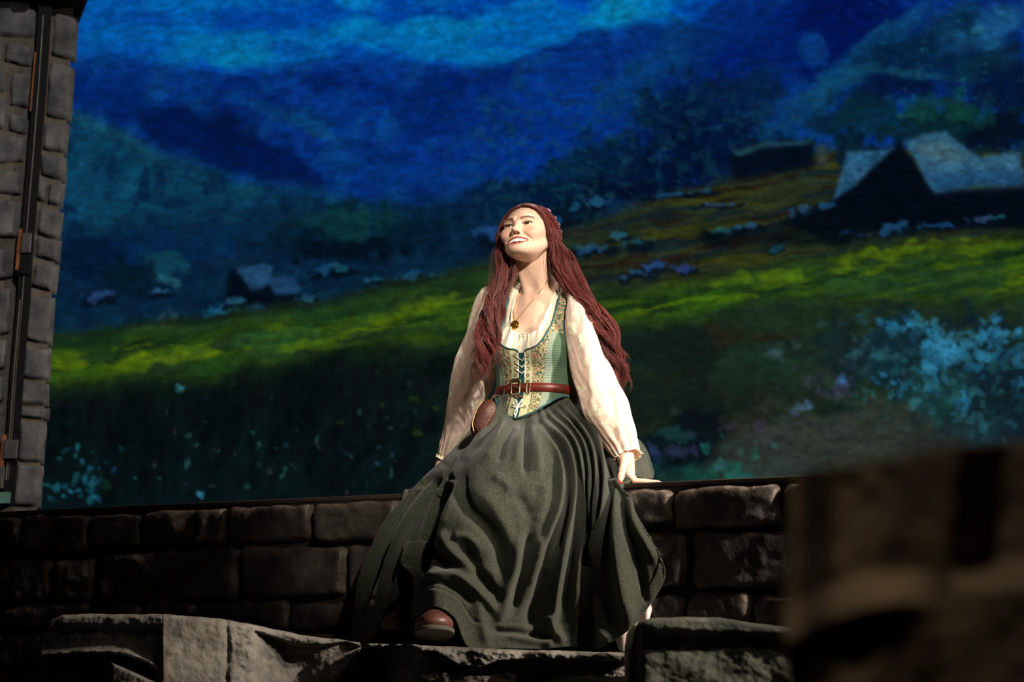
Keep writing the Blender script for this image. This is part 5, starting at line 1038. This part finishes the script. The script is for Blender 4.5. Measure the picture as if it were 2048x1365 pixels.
# ---- folds: (px polyline, amplitude m towards the viewer, half width px)
folds = [
 # pleats falling from the waist on the right
 ([(1072, 842), (1106, 880), (1122, 930), (1122, 1000), (1100, 1060), (1080, 1110)], .022, 9),
 ([(1088, 836), (1128, 880), (1144, 930), (1146, 1000), (1132, 1100), (1112, 1210), (1100, 1290)], .026, 10),
 ([(1100, 828), (1146, 872), (1162, 920), (1164, 1000), (1158, 1080), (1150, 1180), (1146, 1270)], .026, 9),
 ([(1112, 820), (1160, 868), (1178, 920), (1180, 1000), (1176, 1070)], .024, 8),
 ([(1126, 810), (1174, 868), (1190, 920), (1194, 1000), (1190, 1090)], .024, 7),
 ([(1136, 802), (1190, 868), (1204, 920), (1212, 980), (1204, 1060), (1188, 1120), (1184, 1170)], .030, 10),
 ([(1226, 960), (1232, 1040), (1240, 1120), (1252, 1200), (1262, 1260)], .032, 15),
 ([(1250, 975), (1262, 1040), (1292, 1090), (1316, 1130)], .020, 12),
 ([(1196, 1180), (1204, 1240), (1216, 1286)], .024, 10),
 # valleys between
 ([(1080, 848), (1116, 890), (1134, 940), (1134, 1010), (1118, 1080), (1100, 1130)], -.026, 6),
 ([(1096, 838), (1140, 885), (1155, 940), (1155, 1010), (1146, 1100), (1130, 1200)], -.026, 6),
 ([(1108, 828), (1154, 880), (1171, 940), (1172, 1010), (1166, 1100), (1162, 1200), (1158, 1280)], -.026, 5),
 ([(1120, 818), (1168, 880), (1184, 940), (1187, 1010), (1183, 1100)], -.024, 4),
 ([(1132, 810), (1182, 880), (1198, 940), (1203, 1000), (1197, 1060)], -.024, 4),
 ([(1200, 880), (1218, 930), (1222, 1000), (1214, 1070), (1206, 1130)], -.030, 6),
 ([(1172, 1100), (1176, 1180), (1172, 1290)], -.05, 11),
 ([(1240, 985), (1252, 1050), (1276, 1120), (1290, 1200)], -.022, 7),
 # lap and knees
 ([(1052, 850), (1054, 900), (1052, 952)], -.030, 6), ([(1040, 850), (1036, 890), (1030, 930)], .014, 8), ([(1066, 850), (1074, 900), (1078, 950)], .016, 9),
 ([(1014, 840), (992, 880), (968, 920)], .014, 8), ([(1026, 846), (1008, 885), (996, 930)], -.014, 7), ([(1004, 832), (976, 868), (944, 905)], -.014, 7),
 ([(926, 930), (920, 975), (938, 1020), (978, 1058), (1002, 1100), (1006, 1160)], -.034, 15),
 ([(905, 945), (893, 1010), (882, 1060)], .014, 14), ([(960, 985), (990, 1020), (1014, 1070), (1022, 1130)], .018, 16),
 ([(880, 1060), (900, 1100), (940, 1130), (985, 1150)], .022, 11), ([(852, 1100), (876, 1120), (904, 1136)], -.026, 10), ([(836, 1152), (870, 1150), (905, 1148), (940, 1170), (980, 1210), (1000, 1236)], .024, 9),
 ([(930, 1088), (944, 1120), (972, 1164), (996, 1196)], -.036, 12), ([(905, 1075), (930, 1075), (960, 1095)], .016, 9), ([(844, 1170), (880, 1166), (920, 1184), (950, 1214)], -.012, 7),
 ([(1040, 1060), (1030, 1130), (1014, 1190), (1000, 1250)], .026, 12), ([(1060, 1060), (1050, 1130), (1034, 1190), (1026, 1230)], -.030, 9), ([(1080, 1070), (1074, 1130), (1060, 1180)], .022, 10), ([(1094, 1130), (1078, 1190), (1062, 1230), (1070, 1262)], -.032, 12),
 ([(1010, 985), (1040, 1000), (1062, 1040)], -.014, 12), ([(985, 950), (1010, 965), (1030, 1000)], .012, 10), ([(1090, 960), (1086, 1010), (1070, 1050)], .014, 12),
 ([(980, 1260), (1040, 1268), (1110, 1276)], -.022, 7), ([(950, 1200), (965, 1250), (975, 1290)], .016, 12), ([(1090, 1230), (1110, 1262), (1128, 1288)], .020, 10), ([(1012, 1270), (1060, 1280), (1110, 1288)], .018, 8),
 # left drape
 ([(905, 915), (850, 985), (800, 1070), (762, 1180), (740, 1270)], .030, 10), ([(890, 935), (838, 1010), (790, 1110), (760, 1200)], -.045, 10), ([(870, 935), (815, 1000), (765, 1100), (722, 1230)], -.030, 8), ([(850, 950), (790, 1020), (740, 1120), (704, 1240)], .022, 9), ([(900, 960), (866, 1040), (846, 1110), (838, 1160)], -.06, 9)]
sx_, sy_ = proj(SK_)
nfac = np.cross(np.gradient(SK_, axis=0), np.gradient(SK_, axis=1)); nfac /= np.maximum(np.linalg.norm(nfac, axis=-1), 1e-9)[..., None]
cenu = SK_.mean(0)[None]; flip = np.sign((nfac * (SK_ - cenu)).sum(-1).mean()); nfac *= flip
colid = (u % kx)[:, None] + 0 * SK_[..., 0]
frontw = sstep(1.3, 2.3, colid) * sstep(18.9, 18.0, colid)
disp = np.zeros(SK_.shape[:2])
for line, amp, wd in folds:
    c = crom(line, 40); best = np.full(sx_.shape, 1e9); tt = np.zeros(sx_.shape)
    w = (sx_ > c[:, 0].min() - 4 * wd) & (sx_ < c[:, 0].max() + 4 * wd) & (sy_ > c[:, 1].min() - 4 * wd) & (sy_ < c[:, 1].max() + 4 * wd)
    X = sx_[w]; Y_ = sy_[w]; bd = np.full(X.shape, 1e9); bt = np.zeros(X.shape)
    for k in range(39):
        a = c[k]; ab = c[k + 1] - a; t = np.clip(((X - a[0]) * ab[0] + (Y_ - a[1]) * ab[1]) / (ab @ ab + 1e-9), 0, 1); d = np.hypot(X - a[0] - t * ab[0], Y_ - a[1] - t * ab[1]); m_ = d < bd; bd[m_] = d[m_]; bt[m_] = (k + t[m_]) / 39
    taper = sstep(0, .16, bt) * sstep(1.0, .80, bt) if amp > 0 or True else 1
    disp[w] += (1.75 if amp > 0 else 2.0) * amp * float(np.interp(np.mean([q_[0] for q_ in line]), [860, 900, 1080, 1120], [1.0, .62, .62, 1.0])) * np.exp(-(bd / wd) ** 2) * (.25 + .75 * taper)
vpar = np.linspace(0, 1, NV)[None, :]
disp *= frontw * sstep(0, .05, vpar)
disp += frontw * (.010 * (fbm2(sx_ / 46, sy_ / 60, 5, 3) - .5) + .004 * (fbm2(sx_ / 16, sy_ / 22, 6, 3) - .5)) * sstep(0, .1, vpar)
# gathers at the waist, all round
arc = np.cumsum(np.r_[0, np.linalg.norm(np.diff(SK_[:, 12], axis=0), axis=1)])[:, None]
disp += .006 * np.sin(arc * 240 + 2 * np.sin(arc * 37)) * np.exp(-vpar / .10)
disp += (1 - frontw) * (.012 * np.sin(arc * 60)) * sstep(.05, .3, vpar) * sstep(1., .9, vpar)
# hem band: a stitched tuck
hem = .0035 * sstep(.905, .915, vpar) + .004 * np.exp(-((vpar - .905) / .006) ** 2) * -1
disp += hem * frontw
view = CAMP - SK_; view /= np.linalg.norm(view, axis=-1)[..., None]
nfac = nfac * np.sign((nfac * view).sum(-1) + 1e-6)[..., None]; dirn = nfac * .5 + view * .6; dirn[..., 2] *= .5; dirn /= np.linalg.norm(dirn, axis=-1)[..., None]
SKD = SK_ + disp[..., None] * dirn
# stay off the wall: in front of the stones below the top, above the top behind it
sd_ = wallside(SKD); below = SKD[..., 2] < zH + .012
push = np.where(below & (sd_ < .052) & (sd_ > -.30), .052 - sd_, 0)
onfront = (colid > .85) & (colid < 19.4); push = np.where(onfront, push, 0); SKD = SKD + push[..., None] * WN
lift = (~onfront) & (SKD[..., 2] < zH + .010); SKD[..., 2] = np.where(lift, zH + .010 + .004 * np.sin(arc * 90), SKD[..., 2])
SKD[..., 2] = np.maximum(SKD[..., 2], -.012)
for _ in range(1):
    SKD[:, 1:-1] = SKD[:, 1:-1] * .6 + .2 * (SKD[:, :-2] + SKD[:, 2:]); SKD = SKD * .7 + .15 * (np.roll(SKD, 1, 0) + np.roll(SKD, -1, 0))
skirt = mk('skirt', SKD.reshape(-1, 3), grid_faces(NU, NV, True), wool, person); fixn(skirt)
md = skirt.modifiers.new('cloth_thickness', 'SOLIDIFY'); md.thickness = .004; md.offset = -1
# ------------------------------------------------------------------ petticoat under the right hem
petti = mat('petticoat_pink_white', [(206, 186, 180), (226, 210, 204)], rough=.8, scale=40, bump=.2, bscale=200)
def sheet(px_grid, name, m_, parent, nu=40, nv=30, wob=.006, seed=3):
    g = np.array([[P(*p) for p in row] for row in px_grid]); r = np.stack([crom(x_, nv) for x_ in g], 0); r = np.stack([crom(r[:, j], nu) for j in range(nv)], 1)
    uu, vv = np.meshgrid(np.linspace(0, 1, nu), np.linspace(0, 1, nv), indexing='ij'); r[..., 1] += wob * np.sin(uu * 17 + vv * 4 + seed) * (.3 + .7 * vv)
    o = mk(name, r.reshape(-1, 3), grid_faces(nu, nv), m_, parent); d = o.modifiers.new('cloth_thickness', 'SOLIDIFY'); d.thickness = .002; return o
sheet([[(1205, 1180, 6.78), (1215, 1240, 6.775), (1228, 1270, 6.77)], [(1235, 1180, 6.76), (1240, 1250, 6.73), (1247, 1305, 6.70)], [(1255, 1180, 6.755), (1262, 1245, 6.73), (1276, 1282, 6.70)], [(1280, 1170, 6.755), (1284, 1220, 6.73), (1292, 1254, 6.70)], [(1296, 1140, 6.755), (1302, 1180, 6.745), (1306, 1212, 6.735)], [(1306, 1110, 6.755), (1316, 1135, 6.745), (1324, 1158, 6.735)]], 'petticoat', petti, person)

# ------------------------------------------------------------------ shoes
shoe_m = mat('shoe_brown_leather', [(72, 42, 34), (96, 58, 48)], rough=.45, scale=24, spec=.45, bump=.15, bscale=120); sole_m = mat('shoe_sole', [(58, 52, 46), (78, 70, 62)], rough=.8, scale=20)
def shoe(toe, heel, up_tilt, s=1.0):
    toe = np.asarray(toe); heel = np.asarray(heel); ax = toe - heel; L_ = np.linalg.norm(ax); ax /= L_; z0 = np.array([0, 0, 1.0]); z0 = z0 - ax * (z0 @ ax); z0 /= np.linalg.norm(z0); sd = np.cross(ax, z0); B = np.stack([sd, ax, z0], 1)
    f = lambda q: smin(smin(ell(q, (0, L_ * .80, .020), (.057, .066, .034)), ell(q, (0, L_ * .45, .034), (.044, .09, .048)), .03), smin(ell(q, (0, L_ * .12, .036), (.034, .045, .046)), ell(q, (0, L_ * .20, .09), (.036, .042, .06)), .03), .03)
    g, o_ = sgrid((-.075, -.05, -.02), (.075, L_ + .06, .16), .004); d = f(g); up_ = np.maximum(d, -(g[..., 2] - .006)); V, Fq = surface_nets(up_, o_, .004)
    up = mk('shoe', heel + V @ B.T, Fq, shoe_m, person); fixn(up)
    d2 = np.maximum(f(np.stack([g[..., 0], g[..., 1], np.full_like(g[..., 2], .016)], -1)) - .004, np.abs(g[..., 2] + .001) - .0075); V, Fq = surface_nets(d2, o_, .004)
    so = mk('sole', heel + V @ B.T, Fq, sole_m, up); fixn(so)
    c = [(-.036, L_ * .62, .02), (-.024, L_ * .60, .052), (0, L_ * .58, .062), (.024, L_ * .60, .052), (.036, L_ * .62, .02)]
    mbq = MB(); mbq.add(*tube(heel + crom(c, 24) @ B.T, .0022, 6)); mbq.build('seam', shoe_m, up)
shoe(P(868, 1257, 6.59), P(868, 1289, 6.81), .3); shoe(P(788, 1260, 6.90), P(846, 1287, 7.02), .3)

# ------------------------------------------------------------------ pouch on the belt
pouch_leather = mat('pouch_leather', [(56, 28, 20), (80, 42, 30)], rough=.5, scale=26, spec=.4, bump=.25, bscale=90); stud_m = mat('stud_steel', [(190, 176, 150), (220, 206, 180)], rough=.25, scale=30, metal=.9)
PC = P(966, 838, 6.985); pa = P(950, 868, 6.985) - P(984, 806, 6.985); pa /= np.linalg.norm(pa); pn = np.array([-.35, -.93, .12]); pn -= pa * (pn @ pa); pn /= np.linalg.norm(pn); pw = np.cross(pa, pn); PBm = np.stack([pw, pn, pa], 1)
g, o_ = sgrid((-.06, -.05, -.09), (.06, .05, .09), .0028)
fb = smin(ell(g, (0, 0, .008), (.030, .022, .052)), ell(g, (0, 0, -.03), (.022, .016, .03)), .02); V, Fq = surface_nets(fb, o_, .0028)
pouch = empty('leather_pouch', tuple(PC + pa * .055)); tag(pouch, 'small brown leather pouch with metal studs hanging from the belt', 'pouch')
fixn(mk('pouch_body', PC + V @ PBm.T, Fq, pouch_leather, pouch))
fl_ = np.maximum(np.abs(smin(ell(g, (0, .001, .008), (.030, .023, .052)), ell(g, (0, 0, -.03), (.023, .017, .03)), .02) - .003) - .0018, np.maximum(-(g[..., 1] - .004), sd_poly(g[..., 0], g[..., 2], [(-.05, -.08), (.05, -.08), (.016, .0), (.004, .036), (-.012, .046), (-.030, .040), (-.05, .02)]))); V, Fq = surface_nets(fl_, o_, .0028)
flap = fixn(mk('flap', PC + V @ PBm.T, Fq, pouch_leather, pouch))
for k in range(8):
    t = k / 7.; q = np.array([-.022 - .006 * math.sin(t * 3.1), .018, -.040 + .085 * t]); Vs, Fs = sphere(PC + PBm @ q, .0022, PBm, 10, 6); mk('stud', Vs, Fs, stud_m, flap)
edge = np.array([PC + PBm @ np.array(q) for q in [(.024, .016, -.045), (.022, .022, -.01), (.012, .026, .03), (-.004, .024, .050)]])
mbq = MB(); mbq.add(*tube(crom(edge, 30), .0020, 6)); mbq.build('flap_edge', mat('flap_cord', [(176, 132, 92), (198, 156, 116)], rough=.6, scale=60), flap)
for dx in (-.006, .010):
    a = PC + PBm @ np.array([dx, .0, -.05]); b_ = P(992 + dx * 500, 790, 7.01); mbq = MB(); mbq.add(*tube(crom([a, (a + b_) / 2 + np.array([-.006, -.008, 0]), b_], 20), .0036, 6, flat=.5)); mbq.build('strap', pouch_leather, pouch)
# ------------------------------------------------------------------ hair
hair_m, nt, b = nodes('auburn_hair'); N = nt.nodes; L = nt.links
at = N.new('ShaderNodeAttribute'); at.attribute_name = 'Col'; L.new(at.outputs['Color'], b.inputs['Base Color'])
b.inputs['Roughness'].default_value = .46; b.inputs['Specular IOR Level'].default_value = .28; b.inputs['Anisotropic'].default_value = .5; b.inputs['Sheen Weight'].default_value = .1
rng = random.Random(7); HB0 = lin((98, 36, 30))
def hcol(): k = rng.uniform(.7, 1.3); return HB0 * k * np.array([1, rng.uniform(.85, 1.15), rng.uniform(.85, 1.15)])
mh = MB()
# scalp cap
def capf(q):
    d = ell(q, (0, -.020, .034), (.079, .097, .085)); d = smin(d, ell(q, (0, -.055, -.02), (.066, .056, .06)), .03)
    x = np.abs(q[..., 0]); hl = np.sqrt((q[..., 0] / .068) ** 2 + ((q[..., 2] + .026) / .116) ** 2) - 1
    face = np.maximum(hl * .06, -(q[..., 1] - .012)); d = smax(d, -face, .006)
    return smax(d, -(q[..., 2] + .06), .01)
g, o_ = sgrid((-.1, -.14, -.11), (.1, .1, .14), .004); V, Fq = surface_nets(capf(g), o_, .004)
Vw = fr_h(V); aa = np.arctan2(V[:, 0], V[:, 2] - .02) ; st_ = .7 + .6 * vn2(V[:, 1] * 240 + 3 * np.abs(V[:, 0]) * 40, np.abs(V[:, 0]) * 8, 4)
mh.add(Vw, Fq, HB0 * .8 * st_[:, None])
# guide paths below the ears, px/py/Y, with half widths in px and depth spread in m
GR = np.array([(1115, 498, 7.06), (1125, 545, 7.05), (1158, 592, 7.03), (1191, 640, 7.01), (1216, 690, 7.02), (1230, 740, 7.05), (1230, 795, 7.06)]); GRw = np.array([25, 31, 27, 25, 27, 24, 15])
GL = np.array([(1001, 498, 7.09), (1012, 545, 7.06), (994, 592, 7.03), (977, 645, 7.01), (974, 700, 7.0), (966, 735, 7.02), (956, 770, 7.03)]); GLw = np.array([12, 20, 17, 15, 21, 19, 12])
def lock(side, yp, lat, dep, r, n=46, wave=1.0, short=0.0, cnt=12, fat=1.0):
    """one tapered lock from the parting, round the head, then down along the guide"""
    k = (yp + .085) / .165                                    # 0 back .. 1 front
    x0 = .003; zt = .034 + .085 * math.sqrt(max(0, 1 - ((yp + .02) / .1) ** 2))
    s = side
    pts = [(s * x0, yp, zt + .003), (s * .034, yp - .004, .034 + .080 * math.sqrt(max(.05, 1 - ((yp + .02) / .103) ** 2 - .17))), (s * .066, yp * .80 - .012, .062 * (1 - .2 * k)), (s * .0815, yp * .80 - .016, .016), (s * (.081 + .004 * lat), yp * .85 - .026, -.035)]
    fp = [(s * .002, .058, .087), (s * .031, .053, .081), (s * .0575, .039, .058), (s * .0705, .024, .020), (s * .0785, .004, -.038)]; wf_ = float(sstep(.015, .055, yp))
    pts = [tuple(np.array(a_) * (1 - wf_) + np.array(b_) * wf_ + np.array([s * (yp - .055) * .02, 0, 0])) for a_, b_ in zip(pts, fp)]
    if s < 0: pts = pts[:2] + [(a_ * m_, b_ + y_, c_) for (a_, b_, c_), m_, y_ in zip(pts[2:], (1.06, 1.12, 1.14), (.004, .012, .016))]
    if s > 0: lat = max(-1.7, min(1.7, .45 * lat + .75 * (1 - 2 * k)))
    H_ = [fr_h(p) for p in pts]
    G_, Wd = (GR, GRw) if side > 0 else (GL, GLw); m_ = max(3, int(round(len(G_) * (1 - short))))
    W_ = [P(G_[i][0] + lat * Wd[i], G_[i][1], G_[i][2] + dep * (.035 if i else .03)) for i in range(m_)]
    if short: W_ = W_[:m_]
    base = even(crom(H_ + W_, n * 2), n)
    for _ in range(8): base[n // 4:-1] = base[n // 4:-1] * .5 + .25 * (base[n // 4 - 1:-2] + base[n // 4 + 1:])
    t = np.linspace(0, 1, n); amp = wave * (.0085 * sstep(.36, .75, t) + .0075 * sstep(.65, 1, t)); ph = rng.uniform(0, 6.28); fr = rng.uniform(22, 34)
    tg = np.gradient(base, axis=0); tg /= np.linalg.norm(tg, axis=1)[:, None]; a = np.cross(tg, [0, 1, 0]); a /= np.maximum(np.linalg.norm(a, axis=1), 1e-6)[:, None]; b_ = np.cross(tg, a)
    base = base + (amp * np.sin(t * fr + ph))[:, None] * a + (amp * .8 * np.cos(t * fr + ph))[:, None] * b_
    ck = rng.uniform(.65, 1.35)
    for j in range(cnt):                                       # hairs of the lock share its wave
        th = rng.uniform(0, 6.28); rad = r * math.sqrt(rng.random()); sp = (.45 + .55 * sstep(.0, .35, t)) * (1 - .45 * sstep(.75, 1, t)); tw = th + t * rng.uniform(-2, 2) + .6 * np.sin(t * fr + ph)
        loose = rng.uniform(0, .007) * sstep(.5, 1, t) * np.sin(t * rng.uniform(20, 50) + th)
        p = base + (rad * sp * np.cos(tw) + loose)[:, None] * a + (rad * sp * np.sin(tw))[:, None] * b_
        e_ = int(n * rng.uniform(.86, 1.0)); rr = rng.uniform(.0007, .0014) * fat * (1 - .75 * sstep(.7, 1.0, t * n / e_)); V, Fq = tube(p[:e_], rr[:e_], 3); mh.add(V, Fq, hcol() * ck)
for i in range(58):
    yp = -.085 + .142 * (i + rng.random()) / 58; lock(1, yp, rng.uniform(-1, 1), rng.uniform(-1, 1), rng.uniform(.006, .011), wave=rng.uniform(.8, 1.6), short=rng.choice([0, 0, 0, .14, .28]), cnt=26)
for i in range(40):
    yp = -.03 + .087 * (i + rng.random()) / 40; lock(-1, yp, rng.uniform(-1, 1), rng.uniform(-1, 1), rng.uniform(.005, .010), wave=rng.uniform(.9, 1.8), short=rng.choice([0, 0, 0, .14, .28]), cnt=24)
for i in range(46):
    s = rng.choice((1, -1)); lock(s, rng.uniform(.0, .05), rng.uniform(-1.7, 1.7), rng.uniform(-1.2, 1.2), .002, wave=rng.uniform(1.2, 2.4), short=rng.choice([0, .14]), cnt=1, fat=.45)
hair = mh.build('hair', hair_m, person)
# braid round the crown
mbd = MB()
bp_ = crom([fr_h(q) for q in [(.036, .030, .088), (.058, .012, .083), (.072, -.004, .068), (.082, -.025, .048), (.080, -.070, .016), (.060, -.105, -.012)]], 90)
tg = np.gradient(bp_, axis=0); tg /= np.linalg.norm(tg, axis=1)[:, None]; hc = fr_h((0, -.02, .03)); nn = bp_ - hc; nn /= np.linalg.norm(nn, axis=1)[:, None]; bb = np.cross(tg, nn); t = np.linspace(0, 1, 90)
for k in range(3):
    ph = t * 44 + k * 2.094; q = bp_ + bb * (.0058 * np.sin(ph))[:, None] + nn * (.002 + .0032 * np.cos(2 * ph))[:, None]; mbd.add(*tube(q, .0044, 6), HB0 * (.75 + .3 * k))
mbd.build('braid', hair_m, hair)
# small pink flowers in the braid
pinkm = mat('pink_petal', [(206, 130, 190), (232, 168, 214)], rough=.6, scale=80); yel = mat('flower_centre', [(230, 210, 120)], rough=.6)
def flower(ix, r):
    c = bp_[ix] + nn[ix] * .009; a = tg[ix]; b_ = bb[ix]; mf = MB()
    for k in range(5):
        th = k * 1.2566; d = a * math.cos(th) + b_ * math.sin(th); e_ = -a * math.sin(th) + b_ * math.cos(th)
        mf.add([c, c + d * r * .6 + e_ * r * .42 + nn[ix] * .0015, c + d * r * 1.05 + nn[ix] * .003, c + d * r * .6 - e_ * r * .42 + nn[ix] * .0015], [[0, 1, 2, 3]])
    f_ = mf.build('hair_flower', pinkm, hair); d = f_.modifiers.new('petal', 'SOLIDIFY'); d.thickness = .0008
flower(24, .0085); flower(52, .005); flower(62, .0045); flower(40, .0045)
# jewel on the parting
Vs, Fs = sphere(fr_h((0, .0665, .0780)), .0030, HB, 12, 8); mk('hair_jewel', Vs, Fs, mat('dark_garnet', [(60, 16, 16)], rough=.2, spec=.6), hair)
